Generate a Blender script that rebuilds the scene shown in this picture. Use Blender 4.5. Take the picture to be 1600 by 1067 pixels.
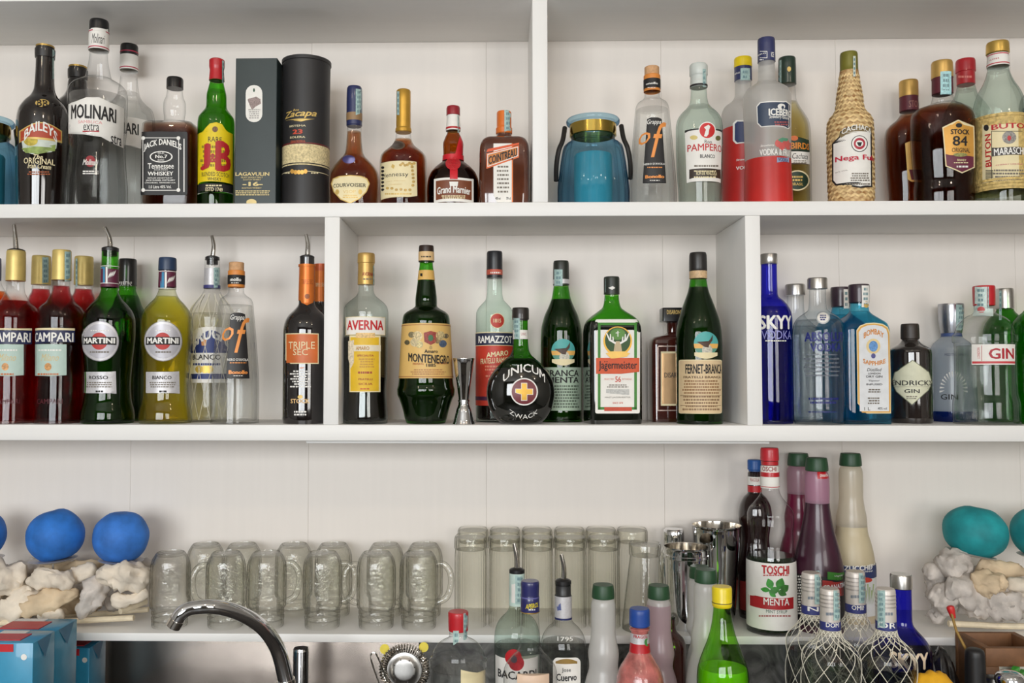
import bpy, bmesh, math, random
from mathutils import Matrix, Vector
random.seed(7)
for _o in list(bpy.data.objects): bpy.data.objects.remove(_o)
SC = bpy.context.scene; COL = SC.collection
# ---------------------------------------------------------------- camera
FPX, CX, CY = 1400.0, 749.0, 533.5
PITCH, YAW = math.atan(59/1400), math.atan(27/1400)
cam = bpy.data.objects.new('camera', bpy.data.cameras.new('camera')); COL.objects.link(cam)
cam.data.sensor_width = 36; cam.data.lens = FPX/1600*36
cam.data.shift_x = (800-CX)/1600; cam.data.clip_start = 0.02
cam.rotation_euler = (math.pi/2+PITCH, 0, YAW); SC.camera = cam
RM = cam.rotation_euler.to_matrix()
def P(px, py, d):
    """point on the vertical plane y=d that the photograph's pixel looks at"""
    v = RM @ Vector(((px-CX)/FPX, -(py-CY)/FPX, -1))
    return v*(d/v.y)
# ---------------------------------------------------------------- light
vs = SC.view_settings; vs.view_transform = 'Standard'; vs.look = 'None'; vs.gamma = 1; vs.use_curve_mapping = False
vs.exposure = -0.26
cy = SC.cycles; cy.use_denoising = True; cy.max_bounces = 14; cy.transmission_bounces = 12; cy.transparent_max_bounces = 40
cy.diffuse_bounces = 5; cy.glossy_bounces = 6; cy.sample_clamp_indirect = 6; cy.caustics_refractive = False; cy.caustics_reflective = False
W = bpy.data.worlds.new('world'); SC.world = W; W.use_nodes = True
W.node_tree.nodes['Background'].inputs[0].default_value = (0.95, 0.97, 1.0, 1); W.node_tree.nodes['Background'].inputs[1].default_value = 0.3
def area(name, loc, size, power, col, aim):
    l = bpy.data.lights.new(name, 'AREA'); l.shape = 'RECTANGLE'; l.size, l.size_y = size; l.energy = power; l.color = col
    o = bpy.data.objects.new(name, l); COL.objects.link(o); o.location = loc
    o.rotation_euler = (Vector(aim)-Vector(loc)).to_track_quat('-Z', 'Y').to_euler(); return o
area('daylight_window_wide', (-1.0, -3.0, 0.35), (2.6, 1.5), 172, (0.95, 0.98, 1.0), (-0.3, 1.7, 0.1))
area('daylight_window_narrow', (1.9, -3.0, 0.35), (1.5, 1.5), 72, (1.0, 0.97, 0.93), (0.4, 1.7, 0))
def lamp(name, loc, power, col, r=0.05):
    l = bpy.data.lights.new(name, 'POINT'); l.energy = power; l.color = col; l.shadow_soft_size = r
    o = bpy.data.objects.new(name, l); COL.objects.link(o); o.location = loc
for _i, _x in enumerate((-1.3, 0.15, 1.5)): lamp('ceiling_bulb', (_x, -0.5, 1.35), 7, (1.0, 0.8, 0.58))
# ---------------------------------------------------------------- materials
def lin(c): return tuple(((v/255)/12.92 if v/255 <= 0.04045 else ((v/255+0.055)/1.055)**2.4) for v in c)
_mc = {}
def nodes(name):
    m = bpy.data.materials.new(name); m.use_nodes = True; nt = m.node_tree; nt.nodes.clear()
    return m, nt, nt.nodes.new, nt.links.new
def M(c, rough=0.5, metal=0.0, coat=0.0, var=0.06, scale=60, bump=0.0, name=None, emit=0):
    k = ('M', tuple(c), rough, metal, coat, var, scale, bump)
    if k in _mc: return _mc[k]
    m, nt, N, L = nodes(name or 'surface_%d_%d_%d' % tuple(c))
    out = N('ShaderNodeOutputMaterial'); b = N('ShaderNodeBsdfPrincipled')
    col = lin(c); tc = N('ShaderNodeTexCoord'); nz = N('ShaderNodeTexNoise'); nz.inputs['Scale'].default_value = scale; nz.inputs['Detail'].default_value = 4
    L(tc.outputs['Object'], nz.inputs['Vector'])
    r = N('ShaderNodeValToRGB'); r.color_ramp.elements[0].position = .3; r.color_ramp.elements[1].position = .7
    r.color_ramp.elements[0].color = (*[v*(1-var) for v in col], 1); r.color_ramp.elements[1].color = (*[min(1, v*(1+var)) for v in col], 1)
    L(nz.outputs['Fac'], r.inputs['Fac']); L(r.outputs['Color'], b.inputs['Base Color'])
    b.inputs['Roughness'].default_value = rough; b.inputs['Metallic'].default_value = metal; b.inputs['Coat Weight'].default_value = coat; b.inputs['Coat Roughness'].default_value = 0.03
    if bump:
        bp = N('ShaderNodeBump'); bp.inputs['Strength'].default_value = bump; bp.inputs['Distance'].default_value = 0.004
        L(nz.outputs['Fac'], bp.inputs['Height']); L(bp.outputs['Normal'], b.inputs['Normal'])
    L(b.outputs[0], out.inputs[0]); _mc[k] = m; return m
def THIN(c, edge=None, gloss=0.9, rough=0.01, bump=0.0, bscale=90, name='thin_glass', mid=0.75, base=.045):
    """thin walled glass: tinted see-through centre, deeper tint where the wall is seen edge on, mirror at grazing angles"""
    k = ('T', tuple(c), tuple(edge or ()), gloss, rough, bump, bscale, mid, base)
    if k in _mc: return _mc[k]
    m, nt, N, L = nodes(name); out = N('ShaderNodeOutputMaterial')
    lw = N('ShaderNodeLayerWeight'); lw.inputs[0].default_value = 0.5
    cr = N('ShaderNodeValToRGB'); a = lin(c); e = lin(edge) if edge else tuple(v*v*0.45 for v in a)
    cr.color_ramp.elements[0].position = 0.25; cr.color_ramp.elements[0].color = (*a, 1)
    cr.color_ramp.elements[1].position = 0.97; cr.color_ramp.elements[1].color = (*e, 1)
    q = cr.color_ramp.elements.new(mid); q.color = (*[v*0.82+w*0.18 for v, w in zip(a, e)], 1)
    L(lw.outputs['Facing'], cr.inputs['Fac'])
    tr = N('ShaderNodeBsdfTransparent'); L(cr.outputs['Color'], tr.inputs['Color'])
    gl = N('ShaderNodeBsdfGlossy'); gl.inputs['Roughness'].default_value = rough
    p = N('ShaderNodeMath'); p.operation = 'POWER'; p.inputs[1].default_value = 5; L(lw.outputs['Facing'], p.inputs[0])
    ma = N('ShaderNodeMath'); ma.operation = 'MULTIPLY_ADD'; ma.inputs[1].default_value = gloss*0.9; ma.inputs[2].default_value = base; L(p.outputs[0], ma.inputs[0])
    mx = N('ShaderNodeMixShader'); L(ma.outputs[0], mx.inputs[0]); L(tr.outputs[0], mx.inputs[1]); L(gl.outputs[0], mx.inputs[2]); L(mx.outputs[0], out.inputs[0])
    if bump:
        tc = N('ShaderNodeTexCoord'); nz = N('ShaderNodeTexNoise'); nz.inputs['Scale'].default_value = bscale; nz.inputs['Detail'].default_value = 3; L(tc.outputs['Object'], nz.inputs['Vector'])
        bp = N('ShaderNodeBump'); bp.inputs['Strength'].default_value = bump; bp.inputs['Distance'].default_value = 0.004
        L(nz.outputs['Fac'], bp.inputs['Height']); L(bp.outputs['Normal'], gl.inputs['Normal']); L(bp.outputs['Normal'], lw.inputs['Normal'])
    _mc[k] = m; return m
def LIQ(c, refr=0.2, ior=1.2, name='liquid', depth=.07):
    """liquid: tinted by how much of it is looked through, part of the view bent, soft mirror at grazing angles"""
    k = ('L', tuple(c), refr, ior, depth)
    if k in _mc: return _mc[k]
    m, nt, N, L = nodes(name); out = N('ShaderNodeOutputMaterial')
    g = N('ShaderNodeBsdfRefraction'); g.inputs['IOR'].default_value = ior; g.inputs['Roughness'].default_value = 0
    tr = N('ShaderNodeBsdfTransparent'); m1 = N('ShaderNodeMixShader'); m1.inputs[0].default_value = refr; L(tr.outputs[0], m1.inputs[1]); L(g.outputs[0], m1.inputs[2])
    gl = N('ShaderNodeBsdfGlossy'); gl.inputs['Roughness'].default_value = .02; lw = N('ShaderNodeLayerWeight'); lw.inputs[0].default_value = .5
    p = N('ShaderNodeMath'); p.operation = 'POWER'; p.inputs[1].default_value = 5; L(lw.outputs['Facing'], p.inputs[0])
    ma = N('ShaderNodeMath'); ma.operation = 'MULTIPLY_ADD'; ma.inputs[1].default_value = .4; ma.inputs[2].default_value = .012; L(p.outputs[0], ma.inputs[0])
    m2 = N('ShaderNodeMixShader'); L(ma.outputs[0], m2.inputs[0]); L(m1.outputs[0], m2.inputs[1]); L(gl.outputs[0], m2.inputs[2]); L(m2.outputs[0], out.inputs['Surface'])
    sg = [-math.log(max(1e-5, q))/depth for q in lin(c)]; mxs = max(sg)  # c: colour left after looking through that depth
    v = N('ShaderNodeVolumeAbsorption'); v.inputs['Color'].default_value = (*[1-q/mxs for q in sg], 1); v.inputs['Density'].default_value = mxs; L(v.outputs[0], out.inputs['Volume'])
    _mc[k] = m; return m
def MILKY(c, trans=0.35, rough=0.35, see=0.25, name='translucent_plastic'):
    """frosted glass or cloudy plastic: part diffuse, part translucent, part see-through, with a soft gloss"""
    k = ('K', tuple(c), trans, rough, see)
    if k in _mc: return _mc[k]
    m, nt, N, L = nodes(name); out = N('ShaderNodeOutputMaterial'); col = (*lin(c), 1)
    d = N('ShaderNodeBsdfDiffuse'); d.inputs[0].default_value = col; t = N('ShaderNodeBsdfTranslucent'); t.inputs[0].default_value = col
    tr = N('ShaderNodeBsdfTransparent'); tr.inputs[0].default_value = (*[v**0.6 for v in col[:3]], 1); g = N('ShaderNodeBsdfGlossy'); g.inputs['Roughness'].default_value = rough
    m1 = N('ShaderNodeMixShader'); m1.inputs[0].default_value = trans; L(d.outputs[0], m1.inputs[1]); L(t.outputs[0], m1.inputs[2])
    m2 = N('ShaderNodeMixShader'); m2.inputs[0].default_value = see; L(m1.outputs[0], m2.inputs[1]); L(tr.outputs[0], m2.inputs[2])
    lw = N('ShaderNodeLayerWeight'); lw.inputs[0].default_value = 0.5
    p = N('ShaderNodeMath'); p.operation = 'POWER'; p.inputs[1].default_value = 4; L(lw.outputs['Facing'], p.inputs[0])
    ma = N('ShaderNodeMath'); ma.operation = 'MULTIPLY_ADD'; ma.inputs[1].default_value = 0.5; ma.inputs[2].default_value = 0.05; L(p.outputs[0], ma.inputs[0])
    m3 = N('ShaderNodeMixShader'); L(ma.outputs[0], m3.inputs[0]); L(m2.outputs[0], m3.inputs[1]); L(g.outputs[0], m3.inputs[2]); L(m3.outputs[0], out.inputs[0])
    _mc[k] = m; return m
def PAINTWOOD(c, gx, name):
    """white painted board, grain along axis gx"""
    m, nt, N, L = nodes(name); out = N('ShaderNodeOutputMaterial'); b = N('ShaderNodeBsdfPrincipled'); tc = N('ShaderNodeTexCoord'); mp = N('ShaderNodeMapping')
    s = [60, 60, 60]; s[gx] = 3; mp.inputs['Scale'].default_value = s; L(tc.outputs['Object'], mp.inputs['Vector'])
    nz = N('ShaderNodeTexNoise'); nz.inputs['Scale'].default_value = 1.6; nz.inputs['Detail'].default_value = 6; L(mp.outputs[0], nz.inputs['Vector'])
    nz2 = N('ShaderNodeTexNoise'); nz2.inputs['Scale'].default_value = 5; nz2.inputs['Detail'].default_value = 3; L(tc.outputs['Object'], nz2.inputs['Vector'])
    col = lin(c); r = N('ShaderNodeValToRGB'); r.color_ramp.elements[0].position = .3; r.color_ramp.elements[1].position = .75
    r.color_ramp.elements[0].color = (*[v*.965 for v in col], 1); r.color_ramp.elements[1].color = (*[min(1, v*1.015) for v in col], 1)
    ad = N('ShaderNodeMath'); ad.operation = 'MULTIPLY_ADD'; ad.inputs[1].default_value = .5; L(nz.outputs['Fac'], ad.inputs[0])
    h = N('ShaderNodeMath'); h.operation = 'MULTIPLY'; h.inputs[1].default_value = .5; L(nz2.outputs['Fac'], h.inputs[0]); L(h.outputs[0], ad.inputs[2])
    L(ad.outputs[0], r.inputs['Fac']); L(r.outputs[0], b.inputs['Base Color']); b.inputs['Roughness'].default_value = 0.45
    bp = N('ShaderNodeBump'); bp.inputs['Strength'].default_value = .12; bp.inputs['Distance'].default_value = .001; L(nz.outputs['Fac'], bp.inputs['Height']); L(bp.outputs[0], b.inputs['Normal'])
    L(b.outputs[0], out.inputs[0]); return m
WHITE = PAINTWOOD((240, 239, 236), 0, 'white_painted_board'); WHITEV = PAINTWOOD((240, 239, 236), 2, 'white_painted_upright')
WALLM = PAINTWOOD((233, 226, 218), 2, 'off_white_wall_paint')
# ---------------------------------------------------------------- object helpers
def link(name, me, mat, parent=None, smooth=35, kind=None, loc=None):
    o = bpy.data.objects.new(name, me); COL.objects.link(o)
    if mat is not None: me.materials.append(mat)
    if smooth:
        for p in me.polygons: p.use_smooth = True
        me.set_sharp_from_angle(angle=math.radians(smooth))
    if parent is not None: o.parent = parent
    if kind: o['kind'] = kind
    if loc is not None: o.location = loc
    return o
def mesh(verts, faces):
    me = bpy.data.meshes.new('m'); me.from_pydata([tuple(v) for v in verts], [], faces); me.update(); return me
def thing(name, label, cat, loc, rot=0, group=None):
    o = bpy.data.objects.new(name, None); COL.objects.link(o); o.location = loc; o.rotation_euler = (0, 0, rot); o.empty_display_size = .02
    o['label'] = label; o['category'] = cat
    if group: o['group'] = group
    return o
def tag(o, label, cat, group=None):
    o['label'] = label; o['category'] = cat
    if group: o['group'] = group
    return o
def boxmesh(x0, x1, y0, y1, z0, z1, bev=0.0):
    bm = bmesh.new(); bmesh.ops.create_cube(bm, size=1)
    for v in bm.verts: v.co = Vector(((x0+x1)/2+v.co.x*(x1-x0), (y0+y1)/2+v.co.y*(y1-y0), (z0+z1)/2+v.co.z*(z1-z0)))
    if bev: bmesh.ops.bevel(bm, geom=bm.edges[:], offset=bev, segments=2, affect='EDGES', profile=.5)
    me = bpy.data.meshes.new('m'); bm.to_mesh(me); bm.free(); return me
def pchip(xs, ys):
    n = len(xs); h = [xs[i+1]-xs[i] for i in range(n-1)]; dl = [(ys[i+1]-ys[i])/h[i] for i in range(n-1)]; m = [0]*n
    if n == 2: m = [dl[0], dl[0]]
    else:
        m[0], m[-1] = dl[0], dl[-1]
        for i in range(1, n-1):
            if dl[i-1]*dl[i] > 0:
                w1, w2 = 2*h[i]+h[i-1], h[i]+2*h[i-1]; m[i] = (w1+w2)/(w1/dl[i-1]+w2/dl[i])
    def f(x):
        if x <= xs[0]: return ys[0]
        if x >= xs[-1]: return ys[-1]
        lo, hi = 0, n-1
        while hi-lo > 1:
            mid = (lo+hi)//2
            if xs[mid] <= x: lo = mid
            else: hi = mid
        t = (x-xs[lo])/h[lo]; t2, t3 = t*t, t*t*t
        return (2*t3-3*t2+1)*ys[lo]+(t3-2*t2+t)*h[lo]*m[lo]+(-2*t3+3*t2)*ys[lo+1]+(t3-t2)*h[lo]*m[lo+1]
    return f
def ringpts(hw, hd, k, ell, n=40):
    out = []; q = n//4
    if ell:
        for i in range(n):
            a = 2*math.pi*(i+.5)/n; out.append((hw*math.cos(a), hd*math.sin(a)))
        return out
    rc = min(hw, hd)*k
    for c in range(4):
        sx, sy = ((1, 1), (-1, 1), (-1, -1), (1, -1))[c]
        for j in range(q):
            a = math.pi/2*(c+(j+.5)/q); out.append((sx*(hw-rc)+rc*math.cos(a), sy*(hd-rc)+rc*math.sin(a)))
    return out
def loftmesh(rows, ell=False, bot=True, top=True, n=40):
    V, Fc = [], []
    for (z, hw, hd, k) in rows:
        for x, y in ringpts(hw, hd, k, ell, n): V.append((x, y, z))
    for i in range(len(rows)-1):
        for j in range(n):
            a, b = i*n+j, i*n+(j+1) % n; Fc.append((a, b, b+n, a+n))
    if bot: Fc.append(tuple(reversed(range(n))))
    if top: Fc.append(tuple(range((len(rows)-1)*n, len(rows)*n)))
    return mesh(V, Fc)
def tubemesh(pts, radii, n=12, caps=True):
    pts = [Vector(p) for p in pts]; V, Fc = [], []; ref = None
    for i, p in enumerate(pts):
        t = (pts[min(i+1, len(pts)-1)]-pts[max(i-1, 0)]).normalized()
        if ref is None:
            ref = t.orthogonal().normalized()
        ref = (ref-t*ref.dot(t)).normalized(); bn = t.cross(ref); r = radii[i] if hasattr(radii, '__len__') else radii
        for j in range(n):
            a = 2*math.pi*j/n; V.append(p+ref*r*math.cos(a)+bn*r*math.sin(a))
    for i in range(len(pts)-1):
        for j in range(n):
            a, b = i*n+j, i*n+(j+1) % n; Fc.append((a, b, b+n, a+n))
    if caps: Fc.append(tuple(reversed(range(n)))); Fc.append(tuple(range((len(pts)-1)*n, len(pts)*n)))
    return mesh(V, Fc)
def smoothpath(pts, sub=6):
    pts = [Vector(p) for p in pts]; out = []
    for i in range(len(pts)-1):
        p0, p1, p2, p3 = pts[max(i-1, 0)], pts[i], pts[i+1], pts[min(i+2, len(pts)-1)]
        for s in range(sub):
            t = s/sub; out.append(.5*((2*p1)+(p2-p0)*t+(2*p0-5*p1+4*p2-p3)*t*t+(3*p1-p0-3*p2+p3)*t**3))
    out.append(pts[-1]); return out
_tx = {}
def textgeo(s, bold, shear):
    k = (s, bold, shear)
    if k not in _tx:
        cu = bpy.data.curves.new('t', 'FONT'); cu.body = s; cu.resolution_u = 2; cu.shear = shear; cu.size = 1; cu.fill_mode = 'FRONT'
        o = bpy.data.objects.new('t', cu); me = bpy.data.meshes.new_from_object(o)
        vv, ff = [v.co.copy() for v in me.vertices], [tuple(p.vertices) for p in me.polygons]; V, Fc = [], []
        for iz, (ox, oy) in enumerate(((-1, 0), (1, 0), (0, .6), (0, -.6)) if bold > .008 else ((0, 0),)):  # heavier strokes: shifted copies
            n0 = len(V); V += [Vector((v.x+ox*bold*.9, v.y+oy*bold*.9, iz)) for v in vv]; Fc += [tuple(i+n0 for i in f) for f in ff]
        _tx[k] = (V, Fc)
        bpy.data.objects.remove(o); bpy.data.curves.remove(cu); bpy.data.meshes.remove(me)
    return _tx[k]
# outlines in photograph pixels
def rect(x0, y0, x1, y1): return [(x0, y0), (x1, y0), (x1, y1), (x0, y1)]
def oval(cx, cy, rx, ry, n=28): return [(cx+rx*math.cos(2*math.pi*i/n), cy+ry*math.sin(2*math.pi*i/n)) for i in range(n)]
def arch(x0, y0, x1, y1, rise, n=12):  # flat bottom, arched top
    return [(x0, y1)]+[(x0+(x1-x0)*i/n, y0+rise-rise*math.sin(math.pi*i/n)) for i in range(n+1)]+[(x1, y1)]
def bow(x0, y0, x1, y1, rise, n=14):  # banner arched along top and bottom
    tp = [(x0+(x1-x0)*i/n, y0-rise*math.sin(math.pi*i/n)) for i in range(n+1)]; bt = [(x0+(x1-x0)*i/n, y1-rise*math.sin(math.pi*i/n)) for i in range(n+1)]
    return tp+bt[::-1]
def rrect(x0, y0, x1, y1, r, n=5):
    o = []
    for cx, cy, a0 in ((x1-r, y0+r, -90), (x1-r, y1-r, 0), (x0+r, y1-r, 90), (x0+r, y0+r, 180)):
        for i in range(n+1):
            a = math.radians(a0+90*i/n); o.append((cx+r*math.cos(a), cy+r*math.sin(a)))
    return o
Z = {'T': P(776, 316, 1.6).z, 'M': P(776, 664, 1.6).z, 'L': P(776, 992, 1.624).z, 'C': -0.635}
LAYER = 0.00025
VLIST = []
class Vessel:
    """one bottle, jar or box: profile points (photo y, half width px[, half depth px, corner roundness]) listed from the base up"""
    def __init__(s, name, label, xc, d, shelf, prof, cat='bottle', group=None, rot=0, ell=False, yc=None, ratio=1.0, k=1.0, front=False):
        s.d = d; s.rot = math.radians(rot); s.ell = ell; s.xc = xc; s.n = 0
        y0 = prof[0][0]; yc = yc or (prof[1][0])
        hmax = max(p[1] for p in prof); dd = d
        if front: dd = d-hmax*d/FPX*ratio
        X = P(xc, yc, dd).x; zb = Z[shelf]; s.org = Vector((X, d, zb)); s.zb = zb
        if not rot and not front and not ell: s.rot = -math.atan2(X, d)
        s.root = thing(name, label, cat, s.org, s.rot, group); s.ri = Matrix.Rotation(-s.rot, 3, 'Z'); s.cl = s.ri @ (-s.org)
        zs, hw, hd, kk = [], [], [], []
        for i, p in enumerate(prof):
            px = CX+(xc-CX)
            z = P(px, p[0], dd).z-zb if i else 0.0
            if i and zs and z <= zs[-1]+1e-5: z = zs[-1]+1e-4
            w = (P(px+p[1], yc, dd).x-P(px, yc, dd).x); zs.append(z); hw.append(w)
            dr = p[2]/p[1] if len(p) > 2 and p[2] is not None else (ratio if p[1] > 0.62*hmax else 1.0)
            hd.append(w*dr); kk.append(p[3] if len(p) > 3 else (k if p[1] > 0.62*hmax else 1.0))
        s.zs = zs; s.fw = pchip(zs, hw); s.fd = pchip(zs, hd); s.fk = pchip(zs, kk); s.hmax = max(hw); s.hdm = max(hd); s.df = d-s.hdm
        VLIST.append(s); s.top = zs[-1]; s.xt = P(xc, yc, dd); s.dd = dd
    def z(s, y): return P(s.xc, y, s.dd).z-s.zb
    def rows(s, z0, z1, off=0.0, scale=1.0):
        cuts = sorted(set([z0, z1]+[z for z in s.zs if z0 < z < z1])); q = []
        for a, b in zip(cuts, cuts[1:]):
            m = 1 if b-a < .0015 else (2 if b-a < .006 else 4)
            lin_ = abs(s.fw((a+b)/2)-(s.fw(a)+s.fw(b))/2) < 2e-5 and abs(s.fw(a*.75+b*.25)-(s.fw(a)*.75+s.fw(b)*.25)) < 2e-5
            if lin_: m = 1
            q += [a+(b-a)*i/m for i in range(m)]
        q.append(z1)
        return [(z, s.fw(z)*scale+off, s.fd(z)*scale+off, s.fk(z)) for z in q]
    def seg(s, name, y0, y1, mat, off=0.0, top=True, bot=True, parent=None, scale=1.0, label=None):
        """length of the profile between two photo heights (None: base / top)"""
        z0 = 0.0 if y0 is None else s.z(y0); z1 = s.top if y1 is None else s.z(y1)
        o = link(name, loftmesh(s.rows(min(z0, z1), max(z0, z1), off, scale), s.ell, bot, top), mat, parent or s.root)
        if label: o['label'] = label
        return o
    def body(s, mat, ytop=None, name='glass_body', top=False): return s.seg(name, None, ytop, mat, top=top)
    def liquid(s, mat, ylev, scale=0.93, zb=0.004):
        z1 = s.z(ylev); rw = s.rows(zb, z1, 0.0, scale); z, w, d_, k = rw[0]
        rw = [(z, w*.9, d_*.9, k), (z+.003, w, d_, k)]+[r for r in rw[1:] if r[0] > z+.0035]
        return link('liquid', loftmesh(rw, s.ell), mat, s.root)
    def cap(s, y0, mat, name='cap', off=.0003, label=None): return s.seg(name, y0, None, mat, off=off, label=label)
    def band(s, y0, y1, mat, name='neck_label', off=.0006, parent=None): return s.seg(name, y0, y1, mat, off, False, False, parent)
    def front(s, x, z):
        hw, hd, k = s.fw(z), s.fd(z), s.fk(z)
        if s.ell:
            t = min(.9995, abs(x)/hw); return -hd*math.sqrt(1-t*t)
        rc = min(hw, hd)*k; e = abs(x)-(hw-rc)
        if e <= 0: return -hd
        e = min(e, rc*.9995); return -(hd-rc+math.sqrt(rc*rc-e*e))
    def uv(s, x, y):
        """where the line of sight through a photo pixel meets the front of the vessel"""
        v = s.ri @ P(x, y, 1.0); yl = -s.hdm
        for _ in range(5):
            t = (yl-s.cl.y)/v.y; u, z = s.cl.x+v.x*t, s.cl.z+v.z*t
            z = max(.0005, min(s.top, z)); w = s.fw(z)*.985; u = max(-w, min(w, u)); yl = s.front(u, z)
        return u, z
    def loc(s, x, y, d=None): return s.ri @ (P(x, y, d or s.d)-s.org)
    def patch(s, poly, mat, name='label', lvl=None, parent=None, nx=None, rows=None, label=None):
        if lvl is None: lvl = s.n; s.n += 1
        off = .0005+lvl*LAYER
        q = [s.uv(x, y) for x, y in poly]; vs_ = sorted(set(round(v, 6) for u, v in q)); v0, v1 = vs_[0], vs_[-1]
        e = (v1-v0)*1e-3; lv = [v0+e]+[v for v in vs_ if v0+e < v < v1-e]+[v1-e]
        st = max((v1-v0)/8, .004); L2 = [lv[0]]
        for a, b in zip(lv, lv[1:]):
            m = max(1, int(math.ceil((b-a)/st))); L2 += [a+(b-a)*i/m for i in range(1, m+1)]
        lv = [L2[0]]
        for v in L2[1:]:
            if v-lv[-1] > 1.2e-4: lv.append(v)
        w = max(u for u, v in q)-min(u for u, v in q); nx = nx or (max(2, min(18, int(w/.004)+1)))
        V, Fc = [], []; np_ = len(q)
        for v in lv:
            xs = []
            for i in range(np_):
                (u0, a), (u1, b) = q[i], q[(i+1) % np_]
                if (a <= v < b) or (b <= v < a): xs.append(u0+(u1-u0)*(v-a)/(b-a))
            if len(xs) < 2: xs = [q[0][0], q[0][0]]
            x0, x1 = min(xs), max(xs); lim = s.fw(v)*.99; x0, x1 = max(-lim, min(lim, x0)), max(-lim, min(lim, x1))
            for i in range(nx+1):
                u = x0+(x1-x0)*i/nx; V.append((u, s.front(u, v)-off, v))
        r = nx+1
        for i in range(len(lv)-1):
            for j in range(nx): a = i*r+j; Fc.append((a, a+1, a+1+r, a+r))
        o = link(name, mesh(V, Fc), mat, parent or s.root); s.last = o
        if label: o['label'] = label
        return o
    def t(s, txt, x0, x1, y0, y1, mat, bold=.02, arc=0.0, shear=0.0, lvl=None, parent=None, name='lettering', rot=0, slope=0.0, wave=None):
        """lettering that fills the photo box x0..x1, y0..y1 and follows the surface"""
        lvl = (s.n+1) if lvl is None else lvl; off = .0006+lvl*LAYER
        vs_, fc = textgeo(txt, bold, shear)
        if not vs_: return
        co = [(v.x, v.y) for v in vs_]; hz = [v.z for v in vs_]
        if rot == 90: co = [(-y, x) for x, y in co]
        if rot == -90: co = [(y, -x) for x, y in co]
        ax, bx = min(c[0] for c in co), max(c[0] for c in co); ay, by = min(c[1] for c in co), max(c[1] for c in co)
        bm = bmesh.new(); bv = [bm.verts.new(((x-ax)/(bx-ax), (y-ay)/(by-ay), h)) for (x, y), h in zip(co, hz)]
        for f in fc:
            try: bm.faces.new([bv[i] for i in f])
            except ValueError: pass
        ua, va = s.uv(x0, y1); ub, vb = s.uv(x1, y0); ncut = int(abs(ub-ua)/.005)
        for i in range(1, min(ncut, 14)+1):
            bmesh.ops.bisect_plane(bm, geom=bm.verts[:]+bm.edges[:]+bm.faces[:], plane_co=(i/(ncut+1), 0, 0), plane_no=(1, 0, 0))
        px = abs(vb-va)/max(1e-6, abs(y1-y0)); hw = s.fw((va+vb)/2); flat = s.fk((va+vb)/2) < .8
        if not flat: ta, tb = [math.asin(max(-.985, min(.985, u/hw))) for u in (ua, ub)]
        for v in bm.verts:
            tx, ty, hi = v.co.x, v.co.y, v.co.z*4e-5
            z = va+(vb-va)*ty+arc*px*(1-(2*tx-1)**2)-arc*px*.5+slope*px*(tx-.5)
            u = ua+(ub-ua)*tx if flat else hw*math.sin(ta+(tb-ta)*tx)
            v.co = Vector((u, s.front(u, z)-off-hi, z))
        me = bpy.data.meshes.new('m'); bm.to_mesh(me); bm.free()
        return link(name, me, mat, parent or getattr(s, 'last', None) or s.root, smooth=0)
    def lines(s, x0, x1, y0, y1, n, mat, parent=None, lvl=None, fill=.75, name='fine_print', cen=True):
        """rows of print too small to read: short dashes"""
        lvl = (s.n+1) if lvl is None else lvl; off = .0006+lvl*LAYER; V, Fc = [], []
        for i in range(n):
            yy = y0+(y1-y0)*(i+.5)/n; hh = (y1-y0)/n*.28; w = (x1-x0)*random.uniform(fill, 1)
            a = (x0+x1)/2-w/2 if cen else x0; e = a+w
            while a < e-.8:
                b = min(e, a+random.uniform(1.5, 4.5))
                q = [s.uv(a, yy+hh), s.uv(b, yy+hh), s.uv(b, yy-hh), s.uv(a, yy-hh)]; k = len(V)
                V += [(u, s.front(u, v)-off, v) for u, v in q]; Fc.append((k, k+1, k+2, k+3)); a = b+random.uniform(.6, 1.3)
        return link(name, mesh(V, Fc), mat, parent or getattr(s, 'last', None) or s.root, smooth=0)
    def frame(s, x0, y0, x1, y1, w, mat, parent=None, name='label_border', lvl=None):
        """thin border lines of a label"""
        lvl = (s.n+1) if lvl is None else lvl; off = .0006+lvl*LAYER; V, Fc = [], []
        for a, b, c, e in ((x0, y0, x1, y0+w), (x0, y1-w, x1, y1), (x0, y0, x0+w, y1), (x1-w, y0, x1, y1)):
            m = max(1, int((c-a)/5)); nn = max(1, int((e-b)/8))
            for i in range(m):
                for j in range(nn):
                    k = len(V); q = [s.uv(a+(c-a)*i/m, b+(e-b)*(j+1)/nn), s.uv(a+(c-a)*(i+1)/m, b+(e-b)*(j+1)/nn), s.uv(a+(c-a)*(i+1)/m, b+(e-b)*j/nn), s.uv(a+(c-a)*i/m, b+(e-b)*j/nn)]
                    V += [(u, s.front(u, v)-off, v) for u, v in q]; Fc.append((k, k+1, k+2, k+3))
        return link(name, mesh(V, Fc), mat, parent or getattr(s, 'last', None) or s.root, smooth=0)
    def strip(s, x0, x1, y0, y1, lvl=4, mat=None):
        """paper tax strip pasted over the cap, its print as darker bars"""
        o = s.patch(rect(x0, y0, x1, y1), mat or M((168, 196, 192), .6, var=.18, scale=220), 'tax_strip', lvl=lvl)
        s.lines(x0+(x1-x0)*.2, x1-(x1-x0)*.2, y0+2, y1-2, max(2, int((y1-y0)/8)), M((120, 150, 154), .6), parent=o, lvl=lvl+1); return o
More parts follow.
